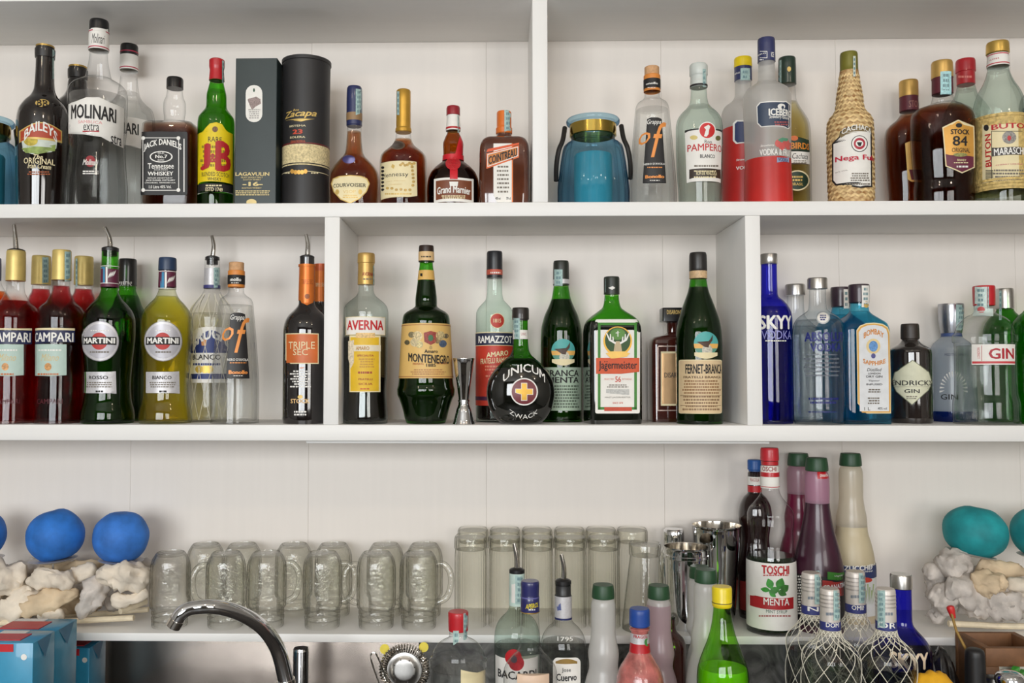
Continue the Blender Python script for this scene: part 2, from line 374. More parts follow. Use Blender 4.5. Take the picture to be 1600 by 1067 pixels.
    def pourer(s, ybase, pts, hw=10, rub=None):
        """free-pouring spout: black stopper ring and bent steel tube through photo points"""
        z = s.z(ybase); k = s.d/FPX; r = hw*k
        rw = [(z-.012, r*.8, r*.8, 1), (z-.0035, r*.82, r*.82, 1), (z-.003, r, r, 1), (z+.0025, r, r, 1), (z+.0045, r*.75, r*.75, 1), (z+.006, r*.35, r*.35, 1)]
        link('pourer_stopper', loftmesh(rw, n=24), M((28, 27, 28), .35), s.root)
        q = [Vector((0, 0, z))]+[s.loc(x, y) for x, y in pts]; q = smoothpath(q, 5); n = len(q)
        link('pourer_spout', tubemesh(q, [(.0052-.0022*i/(n-1)) for i in range(n)], 14), STEEL, s.root)
STEEL = M((205, 200, 192), .12, 1.0, var=.04, name='polished_steel'); CHROME = M((225, 226, 228), .04, 1.0, var=.02, name='chrome')
BRUSH = M((196, 194, 190), .3, 1.0, var=.06, scale=200, name='brushed_aluminium')
GOLD = M((205, 170, 92), .32, .75, var=.05, name='gold_foil'); GOLDP = M((214, 182, 104), .45, .25, name='gold_print')
BLACK = M((22, 21, 22), .3, coat=.3, name='black_plastic'); INK = M((32, 30, 30), .6, name='black_ink'); PAPER = M((238, 235, 228), .6, var=.03, name='white_paper'); CREAM = M((236, 222, 178), .6, var=.04, name='cream_paper')
WINK = M((240, 238, 232), .55, var=.02, name='white_ink'); RED = M((186, 26, 36), .4, coat=.2, name='red'); NAVY = M((30, 38, 92), .4, coat=.2, name='navy'); ORANGE = M((222, 116, 42), .4, name='orange')
CLEAR = THIN((255, 255, 255), (122, 130, 126), name='clear_glass', base=.03, mid=.8); MINTG = THIN((240, 249, 245), (104, 140, 128), name='mint_glass', base=.03)
GREENG = THIN((128, 204, 84), (5, 36, 8), name='green_glass'); AMBERL = LIQ((190, 86, 12), name='amber_spirit')
WATER = LIQ((252, 254, 253), .2, 1.33, name='clear_spirit')
DARK = M((20, 12, 10), .06, coat=1.0, var=.2, name='dark_filled_glass'); BROWN = M((58, 20, 14), .08, coat=1.0, var=.25, scale=25, name='brown_filled_glass')
# ================================================================ setting
YB, YF = 1.815, 1.60
def struct(name, me, mat, parent=None, smooth=0):
    o = link(name, me, mat, parent, smooth)
    if parent is None: o['kind'] = 'structure'
    return o
wb = struct('wall_back', boxmesh(-3, 3, YB+.012, YB+.10, -1.5, 1.6), WALLM)
_sx = [-3]+[P(1037+277*k, 600, YB).x for k in range(-5, 4)]+[3]
for a, b in zip(_sx, _sx[1:]): struct('panel', boxmesh(a+.0001, b-.0001, YB, YB+.0118, Z['C']-.02, 1.6, .0005), WALLM, wb)
struct('floor', boxmesh(-3, 3, -3.3, 1.9, -1.55, -1.5), M((54, 49, 45), .5, var=.2, scale=6, name='floor_boards'))
struct('ceiling', boxmesh(-3, 3, -3.3, 1.9, 1.6, 1.65), M((200, 196, 190), .7, var=.08, scale=4, name='pale_ceiling'))
struct('wall_left', boxmesh(-3.05, -3, -3.3, 1.9, -1.55, 1.65), M((160, 157, 152), .7, var=.05, scale=4, name='left_wall_paint'))
struct('wall_right', boxmesh(3, 3.05, -3.3, 1.9, -1.55, 1.65), M((150, 145, 138), .7, var=.05, scale=4, name='right_wall_paint'))
struct('wall_rear', boxmesh(-3, 3, -3.3, -3.2, -1.55, 1.65), M((92, 86, 80), .7, var=.1, scale=4, name='rear_wall_paint'))
_fr = M((70, 58, 48), .5, name='window_timber')
for i, (x0, x1) in enumerate(((-2.35, .35), (1.1, 2.7))):
    w = struct('window_%d' % (i+1), boxmesh(x0, x1, -2.99, -2.93, 1.12, 1.18), _fr)
    struct('window_frame', boxmesh(x0, x1, -2.99, -2.93, -.46, -.40), _fr, w)
    m = 5 if i == 0 else 3
    for j in range(m+1):
        xx = x0+(x1-x0)*j/m; struct('window_mullion', boxmesh(xx-.03, xx+.03, -2.99, -2.93, -.40, 1.12), _fr, w)  # unseen posts added to split the window reflections into vertical stripes
# shelving
su = thing('shelving_unit', 'white painted wooden wall shelving with upright dividers holding the bottles', 'shelving', (0, YB, Z['M']-.03))
def sboard(name, x0, x1, y0, y1, z0, z1, mat):
    o = link(name, boxmesh(x0, x1, y0-YB, y1-YB, z0-Z['M']+.03, z1-Z['M']+.03, .0015), mat, su, 30); return o
zt0 = P(776, 338, YF).z; zm0 = P(776, 689, YF).z; zc0 = P(776, -4, YF).z
sboard('shelf_board', -1.3, 1.4, YF, YB, zt0, Z['T'], WHITE); sboard('shelf_board', -1.3, 1.4, YF, YB, zm0, Z['M'], WHITE); sboard('shelf_board', -1.3, 1.4, YF, YB, zc0, zc0+.028, WHITE)
def div(xa, xb, ya, z0, z1): sboard('divider', P(xa, ya, YF).x, P(xb, ya, YF).x, YF+.0005, YB, z0, z1, WHITEV)
div(832, 856, 200, Z['T'], zc0); div(506, 530, 500, Z['M'], zt0); div(1166, 1190, 500, Z['M'], zt0)
sboard('batten', P(480, 690, 1.63).x, P(1200, 690, 1.63).x, 1.62, 1.64, zm0-.006, zm0, WHITE)
tag(link('wall_shelf', boxmesh(-1.3, 1.4, 1.624, YB, Z['L']-.0145, Z['L'], .0012), WHITE, None, 30), 'thin white lower shelf carrying the upside down glasses and driftwood', 'shelf')
# counter and splashback
tag(link('counter', boxmesh(-1.6, 1.7, 1.0, YB, Z['C']-.04, Z['C'], .003), M((60, 56, 54), .25, var=.2, scale=30, name='dark_counter'), None, 30), 'dark bar counter below the lower shelf', 'counter')
def WAVYSTEEL():
    m, nt, N, L = nodes('brushed_splash_steel'); out = N('ShaderNodeOutputMaterial'); b = N('ShaderNodeBsdfPrincipled'); b.inputs['Metallic'].default_value = 1; b.inputs['Base Color'].default_value = (*lin((196, 184, 174)), 1); b.inputs['Roughness'].default_value = .26
    tc = N('ShaderNodeTexCoord'); nz = N('ShaderNodeTexNoise'); nz.inputs['Scale'].default_value = 5; L(tc.outputs['Object'], nz.inputs['Vector'])
    bp = N('ShaderNodeBump'); bp.inputs['Strength'].default_value = .5; bp.inputs['Distance'].default_value = .01; L(nz.outputs['Fac'], bp.inputs['Height']); L(bp.outputs[0], b.inputs['Normal']); L(b.outputs[0], out.inputs[0]); return m
tag(link('splash_panel', boxmesh(-1.3, P(655, 1040, 1.8).x, 1.79, YB, Z['C'], Z['L']-.0145), WAVYSTEEL(), None, 0), 'polished steel splash panel behind the tap', 'panel')
def STONE():
    m, nt, N, L = nodes('grey_veined_stone'); out = N('ShaderNodeOutputMaterial'); b = N('ShaderNodeBsdfPrincipled'); tc = N('ShaderNodeTexCoord'); nz = N('ShaderNodeTexNoise'); nz.inputs['Scale'].default_value = 14; nz.inputs['Detail'].default_value = 8; nz.inputs['Distortion'].default_value = 2.5; L(tc.outputs['Object'], nz.inputs['Vector'])
    r = N('ShaderNodeValToRGB'); r.color_ramp.elements[0].position = .35; r.color_ramp.elements[0].color = (*lin((92, 90, 87)), 1); r.color_ramp.elements[1].position = .72; r.color_ramp.elements[1].color = (*lin((168, 165, 158)), 1)
    L(nz.outputs['Fac'], r.inputs['Fac']); L(r.outputs[0], b.inputs['Base Color']); b.inputs['Roughness'].default_value = .25; L(b.outputs[0], out.inputs[0]); return m
tag(link('stone_splashback', boxmesh(P(657, 1040, 1.8).x, 1.4, 1.80, YB, Z['C'], Z['L']-.0145), STONE(), None, 0), 'grey veined stone splashback under the lower shelf', 'panel')
# ================================================================ top shelf, bottles from the lantern at the frame edge to the divider
def lantern(xc, d, label):
    b = Vessel('glass_lantern', label, xc, d, 'T', [(320, 55), (300, 55), (270, 52), (243, 48), (230, 45), (225, 41), (221, 35), (214, 34), (213, 36), (195, 36), (194, 41), (190, 42), (187, 40)], cat='lantern', group='blue ribbed candle lanterns', yc=300)
    gl = THIN((178, 214, 230), (34, 92, 134), name='blue_glass', gloss=.6, mid=.55)
    rw = b.rows(0, b.z(214)); V, Fc = [], []; n = 72
    for (z, w, _, _) in rw:
        amp = .06*w if z < b.z(226) else 0
        for j in range(n):
            a = 2*math.pi*j/n; r = w+amp*(abs(math.sin(a*9))-.6); V.append((r*math.cos(a), r*math.sin(a), z))
    for i in range(len(rw)-1):
        for j in range(n): a, c = i*n+j, i*n+(j+1) % n; Fc.append((a, c, c+n, a+n))
    Fc.append(tuple(reversed(range(n)))); link('ribbed_glass', mesh(V, Fc), gl, b.root, 60)
    b.seg('glass_rim', 214, None, gl, top=False, bot=False); b.band(214, 196, M((196, 168, 84), .18, 1, name='brass'), 'brass_collar')
    k = d/FPX; zc = b.z(290)
    link('candle', loftmesh([(.004, 30*k, 30*k, 1), (b.z(242)-.004, 30*k, 30*k, 1), (b.z(242), 28*k, 28*k, 1)]), M((110, 196, 200), .5, var=.05, name='turquoise_wax'), b.root)
    for sx in (-1, 1):
        q = [(sx*41*k, -.004, b.z(203)), (sx*46*k, -.004, b.z(203))]; link('brass_knob', tubemesh(q, [.004, .005], 12), M((196, 168, 84), .18, 1), b.root)
        q = smoothpath([(sx*44*k, -.005, b.z(199)), (sx*47*k, -.02, b.z(222)), (sx*53*k, -.03, b.z(240)), (sx*57*k, -.022, b.z(262)), (sx*58*k, -.005, b.z(282))], 5)
        link('strap', tubemesh(q, .0045, 8), M((30, 26, 24), .6, name='black_leather'), b.root)
    return b
lantern(-26, 1.68, 'blue ribbed glass lantern cut by the frame beside the cream liqueur bottle')
# cream liqueur
def cream_liqueur(xc, d, label, dy=0, full=True):
    b = Vessel('liqueur_bottle', label, xc, d, 'T', [(322, 36), (300, 37), (250, 38.5), (215, 39), (190, 38.5), (175, 36), (162, 29), (150, 19), (140, 15), (128, 14), (92+dy, 13), (91.5+dy, 14), (78+dy, 14.5), (77+dy, 13), (73+dy, 13)], yc=250)
    b.body(DARK, 92+dy, top=True); b.cap(92+dy, M((30, 28, 28), .4, coat=.4, name='black_foil')); b.seg('gold_cap_ring', 75+dy, 72.5+dy, GOLD, .0006)
    if not full: return b
    b.strip(82, 90, 78, 124)
    e = b.patch(oval(66, 161, 11, 6), GOLDP, 'emblem', lvl=0); b.t('BB', 57, 75, 157, 166, DARK, bold=.03, parent=e)
    pic = b.patch([(33, 215), (60, 205), (90, 214), (88, 232), (80, 238), (50, 241), (36, 236)], M((206, 214, 204), .6, var=.1, scale=80), 'picture', lvl=0)
    b.patch([(34, 232), (50, 226), (70, 230), (87, 226), (86, 236), (60, 241), (40, 239)], M((140, 160, 84), .6, var=.3, scale=120), 'meadow', lvl=1, parent=pic); b.patch(oval(48, 220, 11, 8), M((190, 170, 60), .6, var=.3, scale=200), 'tree', lvl=1, parent=pic)
    o = b.patch(bow(30, 205, 97, 224, 14), GOLDP, 'label_border', lvl=2); o = b.patch(bow(32, 206, 95, 222, 13.5), M((176, 66, 38), .5, name='brick_red'), 'label', lvl=3, parent=b.root)
    b.t('BAILEYS', 38, 90, 202, 213, WINK, bold=.03, arc=12, lvl=5, parent=o)
    b.t('The', 52, 67, 242, 248, CREAM, shear=.3, parent=b.root); b.t('ORIGINAL', 37, 86, 250, 256, CREAM, parent=b.root); b.t('Irish Cream', 43, 80, 258, 263, CREAM, shear=.3, parent=b.root)
    b.lines(40, 82, 267, 274, 2, M((170, 90, 50), .6), parent=b.root); return b
cream_liqueur(67, 1.66, 'dark brown cream liqueur bottle with arched brick red label and meadow picture')
cream_liqueur(119, 1.762, 'dark cream liqueur bottle with gold topped cap half hidden behind the anise bottle', dy=32, full=False)
# anise spirit
def anise(xc, d, label, full):
    dy = 0 if full else 38
    b = Vessel('spirit_bottle', label, xc, d, 'T', [(324, 46), (300, 46), (262, 43), (228, 41), (200, 43), (150, 43.5), (141, 42), (134, 37), (128, 28), (123, 20), (112, 17), (96 if full else 128, 14), (82+dy, 13), (81.5+dy, 14.5), (36+dy, 14), (33+dy, 13)] if full else
        [(336, 40), (300, 40), (262, 39), (200, 40), (184, 39), (172, 36), (163, 26), (150, 17), (135, 14), (113, 12), (112, 13), (74, 13), (71, 12)], yc=260)
    b.body(CLEAR, 82+dy); b.liquid(WATER, 152 if full else 146); y0 = 82+dy-2 if full else 111
    b.cap(y0-30 if full else 88, BLACK); b.band(y0, y0-30 if full else 88, PAPER)
    c = xc+3 if full else xc-1; nl = b.root
    for yy in ((y0-2), (y0-27)): b.band(yy, yy-1.6, M((190, 60, 84), .5), 'red_line', .0009)
    if full:
        b.patch(rect(139, 46, 169, 53), PAPER, 'neck_band', lvl=3); b.t('Molinari', 143, 164, 55, 68, INK, shear=.4, bold=.005, parent=nl)
        o = b.patch([(107, 163), (120, 158), (135, 152), (155, 152), (172, 160), (194, 170), (193, 232), (180, 226), (158, 214), (130, 210), (107, 209)], PAPER, 'label', lvl=0)
        b.t('MOLINARI', 111, 182, 170, 188, INK, bold=.035, lvl=2, parent=o, slope=-2); b.t('SAMBUCA', 122, 160, 190, 193, M((226, 150, 150), .6), parent=o, bold=0); b.t('extra', 130, 155, 194, 204, INK, bold=.0, parent=o)
        b.patch(rect(129, 204.5, 155, 206.5), RED, 'underline', lvl=3, parent=o); b.t('stra', 173, 190, 215, 224, INK, bold=.01, parent=o)
        b.patch(oval(141, 252, 8, 9), M((150, 28, 36), .5), 'sun_emblem', lvl=0); b.t('Molinari', 129, 154, 250, 258, WINK, shear=.4, lvl=2); b.lines(128, 155, 266, 273, 2, WINK, parent=b.root)
    else:
        o = b.patch([(180, 182), (200, 184), (220, 190), (238, 190), (238, 234), (218, 232), (180, 226)], PAPER, 'label', lvl=0); b.t('MOLINARI', 160, 217, 194, 212, INK, bold=.035, parent=o)
anise(151, 1.657, 'tall clear anise spirit bottle with wavy white label and black topped cap', True)
anise(199, 1.762, 'second clear anise bottle standing behind, partly hidden by the square whiskey bottle', False)
# square whiskey
b = Vessel('whiskey_bottle', 'square brown whiskey bottle with black label and white ornamental lettering', 257, 1.665, 'T', [(320, 39), (300, 39.5), (205, 39.5), (192, 39), (187.5, 37, 37, .3), (185.5, 30, 30, .5), (182, 20, 20, 1), (176, 15.5), (162, 17), (150, 17), (138, 13), (128, 12), (127, 12.8), (112, 12.8), (109, 11.5)], k=.22, front=True, yc=260)
b.body(CLEAR, 127); b.liquid(LIQ((90, 36, 16), name='whiskey'), 189, .955); b.cap(126, BLACK)
o = b.patch(rrect(219, 206, 293, 305, 3), M((26, 25, 26), .5, name='black_paper'), lvl=0)
b.t("JACK DANIEL'S", 225, 284, 221, 234, WINK, bold=.035, arc=9, lvl=2, parent=o)
b.patch(oval(252, 245, 18, 9), WINK, 'oval_frame', lvl=1, parent=o); b.patch(oval(252, 245, 16, 7.5), INK, 'oval_field', lvl=2, parent=o)
b.t('OLD', 247, 257, 238, 241, WINK, lvl=4, parent=o); b.t('No.7', 243, 262, 242, 247.5, WINK, bold=.04, lvl=4, parent=o); b.t('BRAND', 247, 257, 249, 251.5, WINK, lvl=4, parent=o)
b.t('Tennessee', 231, 272, 255, 264, WINK, bold=.02, parent=o); b.t('SOUR MASH', 241, 262, 264.5, 266.5, WINK, parent=o); b.t('WHISKEY', 231, 271, 268, 274.5, WINK, bold=.03, parent=o)
b.t('DISTILLED AND BOTTLED BY', 231, 270, 277, 279.5, WINK, parent=o); b.t('JACK DANIEL DISTILLERY', 228, 274, 280.5, 283.5, WINK, bold=.03, parent=o); b.t('LYNCHBURG, TENNESSEE U.S.A.', 227, 275, 284.5, 287, WINK, parent=o); b.t('1.0 Litre 40% Vol.', 233, 268, 289.5, 294.5, WINK, parent=o)
b.frame(223, 215, 280, 298, 1.1, WINK, parent=o); b.frame(287, 217, 288.6, 300, 1, WINK, parent=o, name='side_line')
for x, y in ((224, 216), (279, 216), (224, 297), (279, 297)): b.patch(oval(x, y, 3, 3), WINK, 'scroll', lvl=2, parent=o)
# blended whisky, green
b = Vessel('whisky_bottle', 'green whisky bottle with red cap and bright yellow label', 337, 1.655, 'T', [(320, 27), (300, 27.5), (196, 28), (186, 27), (178, 22), (171, 17), (166, 15.5), (150, 15), (136, 12), (128, 10.5), (127, 11.5), (110, 10.5), (104, 11.5), (95, 11.5), (93, 9)], yc=260)
b.body(GREENG, 127); b.liquid(LIQ((196, 186, 60), name='green_gold_whisky'), 142); b.cap(126.5, RED); b.strip(347, 353, 95, 130)
o = b.patch([(309, 208), (316, 207), (322, 199), (328, 193), (338, 191), (347, 194), (352, 202), (357, 207), (364, 208), (364, 289), (309, 289)], M((232, 204, 20), .5, name='yellow_paper'), lvl=0)
b.patch(oval(336, 202, 4.5, 4.5), M((120, 90, 60), .6, var=.4, scale=400), 'crest', parent=o, lvl=1); b.t('RARE', 325, 347, 215, 221.5, INK, bold=.0, parent=o); b.lines(312, 362, 226, 262, 5, M((150, 130, 30), .6), parent=o, lvl=1)
rd = M((178, 30, 38), .5, name='red_ink'); b.t('J', 313, 329, 224, 267, rd, bold=.05, lvl=3, parent=o); b.t('&', 328, 338, 240, 254, rd, bold=.03, lvl=3, parent=o); b.t('B', 336, 361, 224, 267, rd, bold=.05, lvl=3, parent=o)
b.t('BLENDED SCOTCH', 315, 358, 272, 276, INK, bold=0, parent=o); b.t('WHISKY', 324, 346, 278, 282, INK, bold=0, parent=o)
o = b.patch(rect(309, 289, 364, 303), INK, 'label_foot', lvl=1); b.patch(rect(309, 303, 364, 304), WINK, 'white_line', lvl=2, parent=o); b.t('ESTD 1749', 321, 348, 294, 299, CREAM, parent=o); b.lines(318, 350, 288, 292, 1, CREAM, parent=o)
# whisky box
b = Vessel('whisky_box', 'tall dark green gift box with white oval panel and gold lettering', 399, 1.665, 'T', [(320, 32.5), (300, 32.5), (91, 32.5)], cat='box', front=True, k=.04, yc=250)
b.body(M((42, 54, 54), .45, var=.05, name='dark_green_card'), None, 'carton', True)
o = b.patch(rrect(384, 133, 410, 191, 12.5), PAPER, 'oval_panel', lvl=0); b.patch([(387, 156), (391, 152), (396, 154), (400, 151), (407, 155), (408, 162), (399, 167), (394, 172), (390, 164)], M((150, 132, 128), .6, var=.4, scale=500), 'engraving', lvl=1, parent=o); b.patch(oval(397, 141, 1.5, 3), M((60, 90, 70), .6), 'emblem', lvl=1, parent=o); b.lines(388, 407, 170, 186, 5, M((170, 165, 160), .6), parent=o)
cg = M((226, 204, 140), .5, name='pale_gold_ink'); r_ = b.root
b.t('LAGAVULIN', 368, 421, 269, 275, cg, bold=.03, parent=r_); b.t('ISLAY SINGLE MALT', 377, 411, 276, 278.5, cg, parent=r_); b.t('SCOTCH WHISKY', 380, 408, 279.5, 282, cg, parent=r_); b.t('-16-', 379, 411, 284, 291, cg, bold=.05, parent=r_); b.t('SCOTCH WHISKY', 378, 409, 292.5, 295, cg, parent=r_); b.lines(368, 422, 297, 306, 3, cg, parent=r_, fill=.97)
b.patch(oval(393, 316, 8, 5), cg, 'gold_seal', lvl=0)
# rum tube
b = Vessel('rum_tube', 'black cylindrical rum gift tube with woven straw band', 478, 1.67, 'T', [(322, 36), (300, 36), (104, 37), (103, 38.2), (98, 38.2)], cat='tube', yc=250)
tb = M((40, 39, 40), .5, var=.12, scale=20, name='black_card_tube'); b.body(tb, 104, 'tube_wall'); b.seg('lid', 104, None, tb)
st = M((222, 204, 156), .7, var=.3, scale=260, bump=.5, name='woven_straw'); b.band(266, 234, st, 'straw_band'); b.band(233.5, 231.5, M((110, 40, 40), .5), 'red_line')
b.t('Zacapa', 445, 495, 174, 189, GOLDP, shear=.35, bold=.03, parent=r_ if 0 else b.root, slope=3); b.t('Ron', 458, 467, 170, 174, GOLDP, shear=.3); b.patch([(446, 189), (470, 190), (492, 186), (470, 188)], GOLDP, 'flourish', lvl=0)
b.t('SISTEMA', 452, 478, 195, 199.5, CREAM); b.t('23', 457, 473, 202, 210, M((206, 74, 48), .5), bold=.05); b.t('SOLERA', 453, 477, 212.5, 217, CREAM); b.t('GRAN RESERVA', 454, 477, 219, 224, M((190, 90, 60), .5)); b.lines(450, 482, 226, 229, 1, CREAM)
for i in range(5): b.patch(oval(456.5+i*5.2, 268+(1.2 if i in (1, 2, 3) else 0), 3, 3.6), M((222, 170, 84), .4, .4), 'gold_seed', lvl=3)
b.lines(444, 454, 269, 272, 1, CREAM); b.lines(486, 498, 269, 272, 1, CREAM); b.band(264, 262.5, INK, 'black_line', .0008); b.band(276, 275.2, CREAM, 'pale_line', .0008)
# cognac, rounded
b = Vessel('cognac_bottle', 'bulbous cognac bottle with navy capsule and cream oval label', 553, 1.66, 'T', [(322, 37), (300, 39), (285, 39.5), (272, 38), (262, 33), (252, 24), (243, 16), (236, 13.5), (222, 12), (197, 11), (196.5, 12), (160, 12), (139, 11.5), (136, 10)], ratio=.7, ell=True, yc=290)
CG = LIQ((104, 24, 2), name='cognac'); b.body(CLEAR, 198); b.liquid(CG, 206, .95); b.cap(198, M((40, 48, 92), .35, coat=.4, name='navy_foil')); b.band(190, 178, M((150, 120, 84), .5), 'bronze_band'); b.strip(556, 566, 139, 180)
b.patch(oval(545, 249, 10, 6.5), M((70, 64, 116), .3, .2), 'medallion', lvl=1)
q = [(517, 287), (520, 279), (530, 275), (547, 273.5), (565, 275), (574, 279), (578, 287), (573, 300), (562, 311), (547, 318), (532, 312), (521, 300)]
o = b.patch(q, GOLDP, 'label_border', lvl=0); o = b.patch([(547+(x-547)*.94, 294+(y-294)*.93) for x, y in q], CREAM, lvl=1, parent=b.root); b.t('COURVOISIER', 521, 572, 287, 294, INK, bold=.01, parent=o, lvl=3); b.t('VSOP', 536, 556, 297, 302, GOLDP, parent=o, bold=0); b.patch(oval(527, 300, 3, 4), GOLDP, 'seal', lvl=3, parent=o); b.patch(oval(563, 300, 3, 4), GOLDP, 'seal', lvl=3, parent=o); b.lines(535, 560, 304, 310, 2, GOLDP, parent=o)
# cognac, shouldered
b = Vessel('cognac_bottle', 'square shouldered cognac bottle with long gold capsule and vine bordered label', 630, 1.66, 'T', [(322, 36), (300, 36.5), (255, 36.5), (246, 35.5), (240, 32), (234, 25), (228, 18), (220, 13.5), (214, 12), (207, 11.5), (206.5, 12.5), (201, 12), (200, 11.2), (143, 11), (141, 9.5)], yc=290)
b.body(CLEAR, 208); b.liquid(CG, 218, .95); b.cap(207.5, M((206, 160, 66), .35, .6, name='gold_capsule')); b.strip(620, 624, 143, 180)
b.patch(oval(621, 227, 12, 7), M((120, 104, 90), .4, .5), 'medallion', lvl=2); b.patch(oval(621, 227, 9, 5), M((90, 78, 70), .4, .5), 'medallion_field', lvl=3)
o = b.patch([(594, 256), (600, 253), (630, 251), (651, 253), (652, 306), (640, 308), (610, 309), (595, 313)], CREAM, lvl=0); b.t('Hennessy', 598, 638, 269, 281, INK, bold=.005, parent=o); b.t('VERY SPECIAL', 603, 634, 282, 285, GOLDP, bold=0, parent=o); b.t('COGNAC', 607, 628, 287, 290, GOLDP, bold=0, parent=o); b.patch([(611, 261), (613, 256), (617, 259), (615, 264)], GOLDP, 'arm_emblem', parent=o, lvl=1)
gv = M((198, 164, 92), .5, var=.3, scale=300, name='gold_vine')
for i in range(26):
    t_ = i/25; x, y = (598, 262+t_*36) if i % 4 == 0 else ((625+t_*22, 257+random.uniform(-2, 2)) if i % 4 == 1 else ((645+random.uniform(-2, 2), 258+t_*36) if i % 4 == 2 else (600+t_*44, 296+random.uniform(-2, 2))))
    b.patch(oval(x, y, 2.6, 2.2, 8), gv if i % 4 else INK, 'vine_leaf', lvl=1, parent=o, nx=2)
b.lines(600, 645, 301, 305, 1, GOLDP, parent=o)
# orange liqueur with ribbon
b = Vessel('liqueur_bottle', 'round bellied liqueur bottle with red ribbon and wax seal', 708, 1.66, 'T', [(322, 40), (300, 41), (285, 40), (272, 36), (263, 29), (257, 22), (252, 16), (240, 15.5), (226, 16), (216, 13), (206, 9), (205.5, 11), (181, 9.5), (180.5, 10.5), (170, 10.5), (167, 9.5)], yc=290)
b.body(THIN((190, 130, 50), (90, 50, 10), name='amber_glass'), 206); b.liquid(M((26, 12, 12), .1, coat=.5, name='dark_liqueur'), 252, .95); b.cap(181, M((150, 24, 40), .35, coat=.3, name='crimson_foil')); b.band(205, 181, PAPER); b.band(203, 200, RED, 'red_line', .0009); b.strip(715, 721, 180, 208, lvl=3)
rb = M((206, 30, 44), .4, name='red_ribbon'); b.band(252, 244, rb, 'ribbon', .0012); b.patch([(722, 212), (725, 222), (724, 240), (716, 248), (706, 250), (712, 238), (716, 222)], rb, 'ribbon_loop', lvl=4); b.patch(rect(703, 252, 715, 280), rb, 'ribbon_tail', lvl=4); b.patch(oval(708, 256, 12, 10), M((196, 36, 44), .35, bump=.6, scale=300), 'wax_seal', lvl=8)
o = b.patch(rect(678, 280, 740, 318), PAPER, lvl=0); o = b.patch(rect(681, 283, 737, 313), M((122, 66, 38), .5, name='brown_paper'), 'label_field', lvl=1, parent=b.root); b.t('Grand Marnier', 683, 735, 293, 304, WINK, bold=.035, parent=o, lvl=3, arc=2); b.lines(690, 728, 305, 311, 2, CREAM, parent=o, lvl=3); b.patch([(702, 284), (707, 287), (709, 284), (711, 287), (716, 284), (715, 291), (703, 291)], WINK, 'crest', lvl=3, parent=o)
# square orange liqueur
b = Vessel('liqueur_bottle', 'square brown liqueur bottle with slanted orange bordered banner label', 788, 1.665, 'T', [(320, 38.5), (300, 39.5), (240, 39.5), (225, 38.5), (215, 35), (210, 30), (207.5, 23), (206.5, 14, 14, 1), (199, 12), (198, 13), (190, 13), (189, 12), (186, 11.5), (165, 11.5), (163, 10.5)], k=.3, front=True, yc=270)
b.body(M((84, 42, 24), .1, coat=1, var=.25, scale=30, name='brown_glass'), 199, top=True); b.cap(199, ORANGE); b.strip(788, 800, 165, 206, lvl=3)
o = b.patch(rect(771, 224, 801, 316), PAPER, lvl=0); b.patch(rect(799.5, 224, 801.5, 316), ORANGE, 'orange_edge', lvl=1, parent=o); sc_ = M((120, 112, 100), .6)
for i, w_ in enumerate(('Liqueur', 'Marque', 'Depuis', 'la Maison', 'France', 'Produit', 'Angers')): b.lines(775, 797, 258+i*6.5, 263+i*6.5, 1, sc_, parent=o)
b.t('40% vol', 774, 782, 308, 312, INK, parent=o); b.t('70 cl', 791, 798, 308, 312, INK, parent=o)
q = [(760, 240), (811, 227), (811, 246), (760, 264)]
b.patch([(762, 233), (811, 223), (811, 226), (760, 238)], M((222, 92, 50), .5), 'banner_stripe', lvl=1); o = b.patch(q, M((222, 104, 44), .5), 'banner_label', lvl=1); o = b.patch([(761.5, 241), (809.5, 229), (809.5, 244), (761.5, 261)], WINK, 'banner_line', lvl=2, parent=b.root); o = b.patch([(762.5, 242), (808.5, 230.5), (808.5, 243), (762.5, 259.5)], M((206, 124, 52), .5), 'banner_field', lvl=3, parent=b.root)
b.t('COINTREAU', 763, 808, 238, 251, INK, bold=.04, slope=14, lvl=5, parent=o)
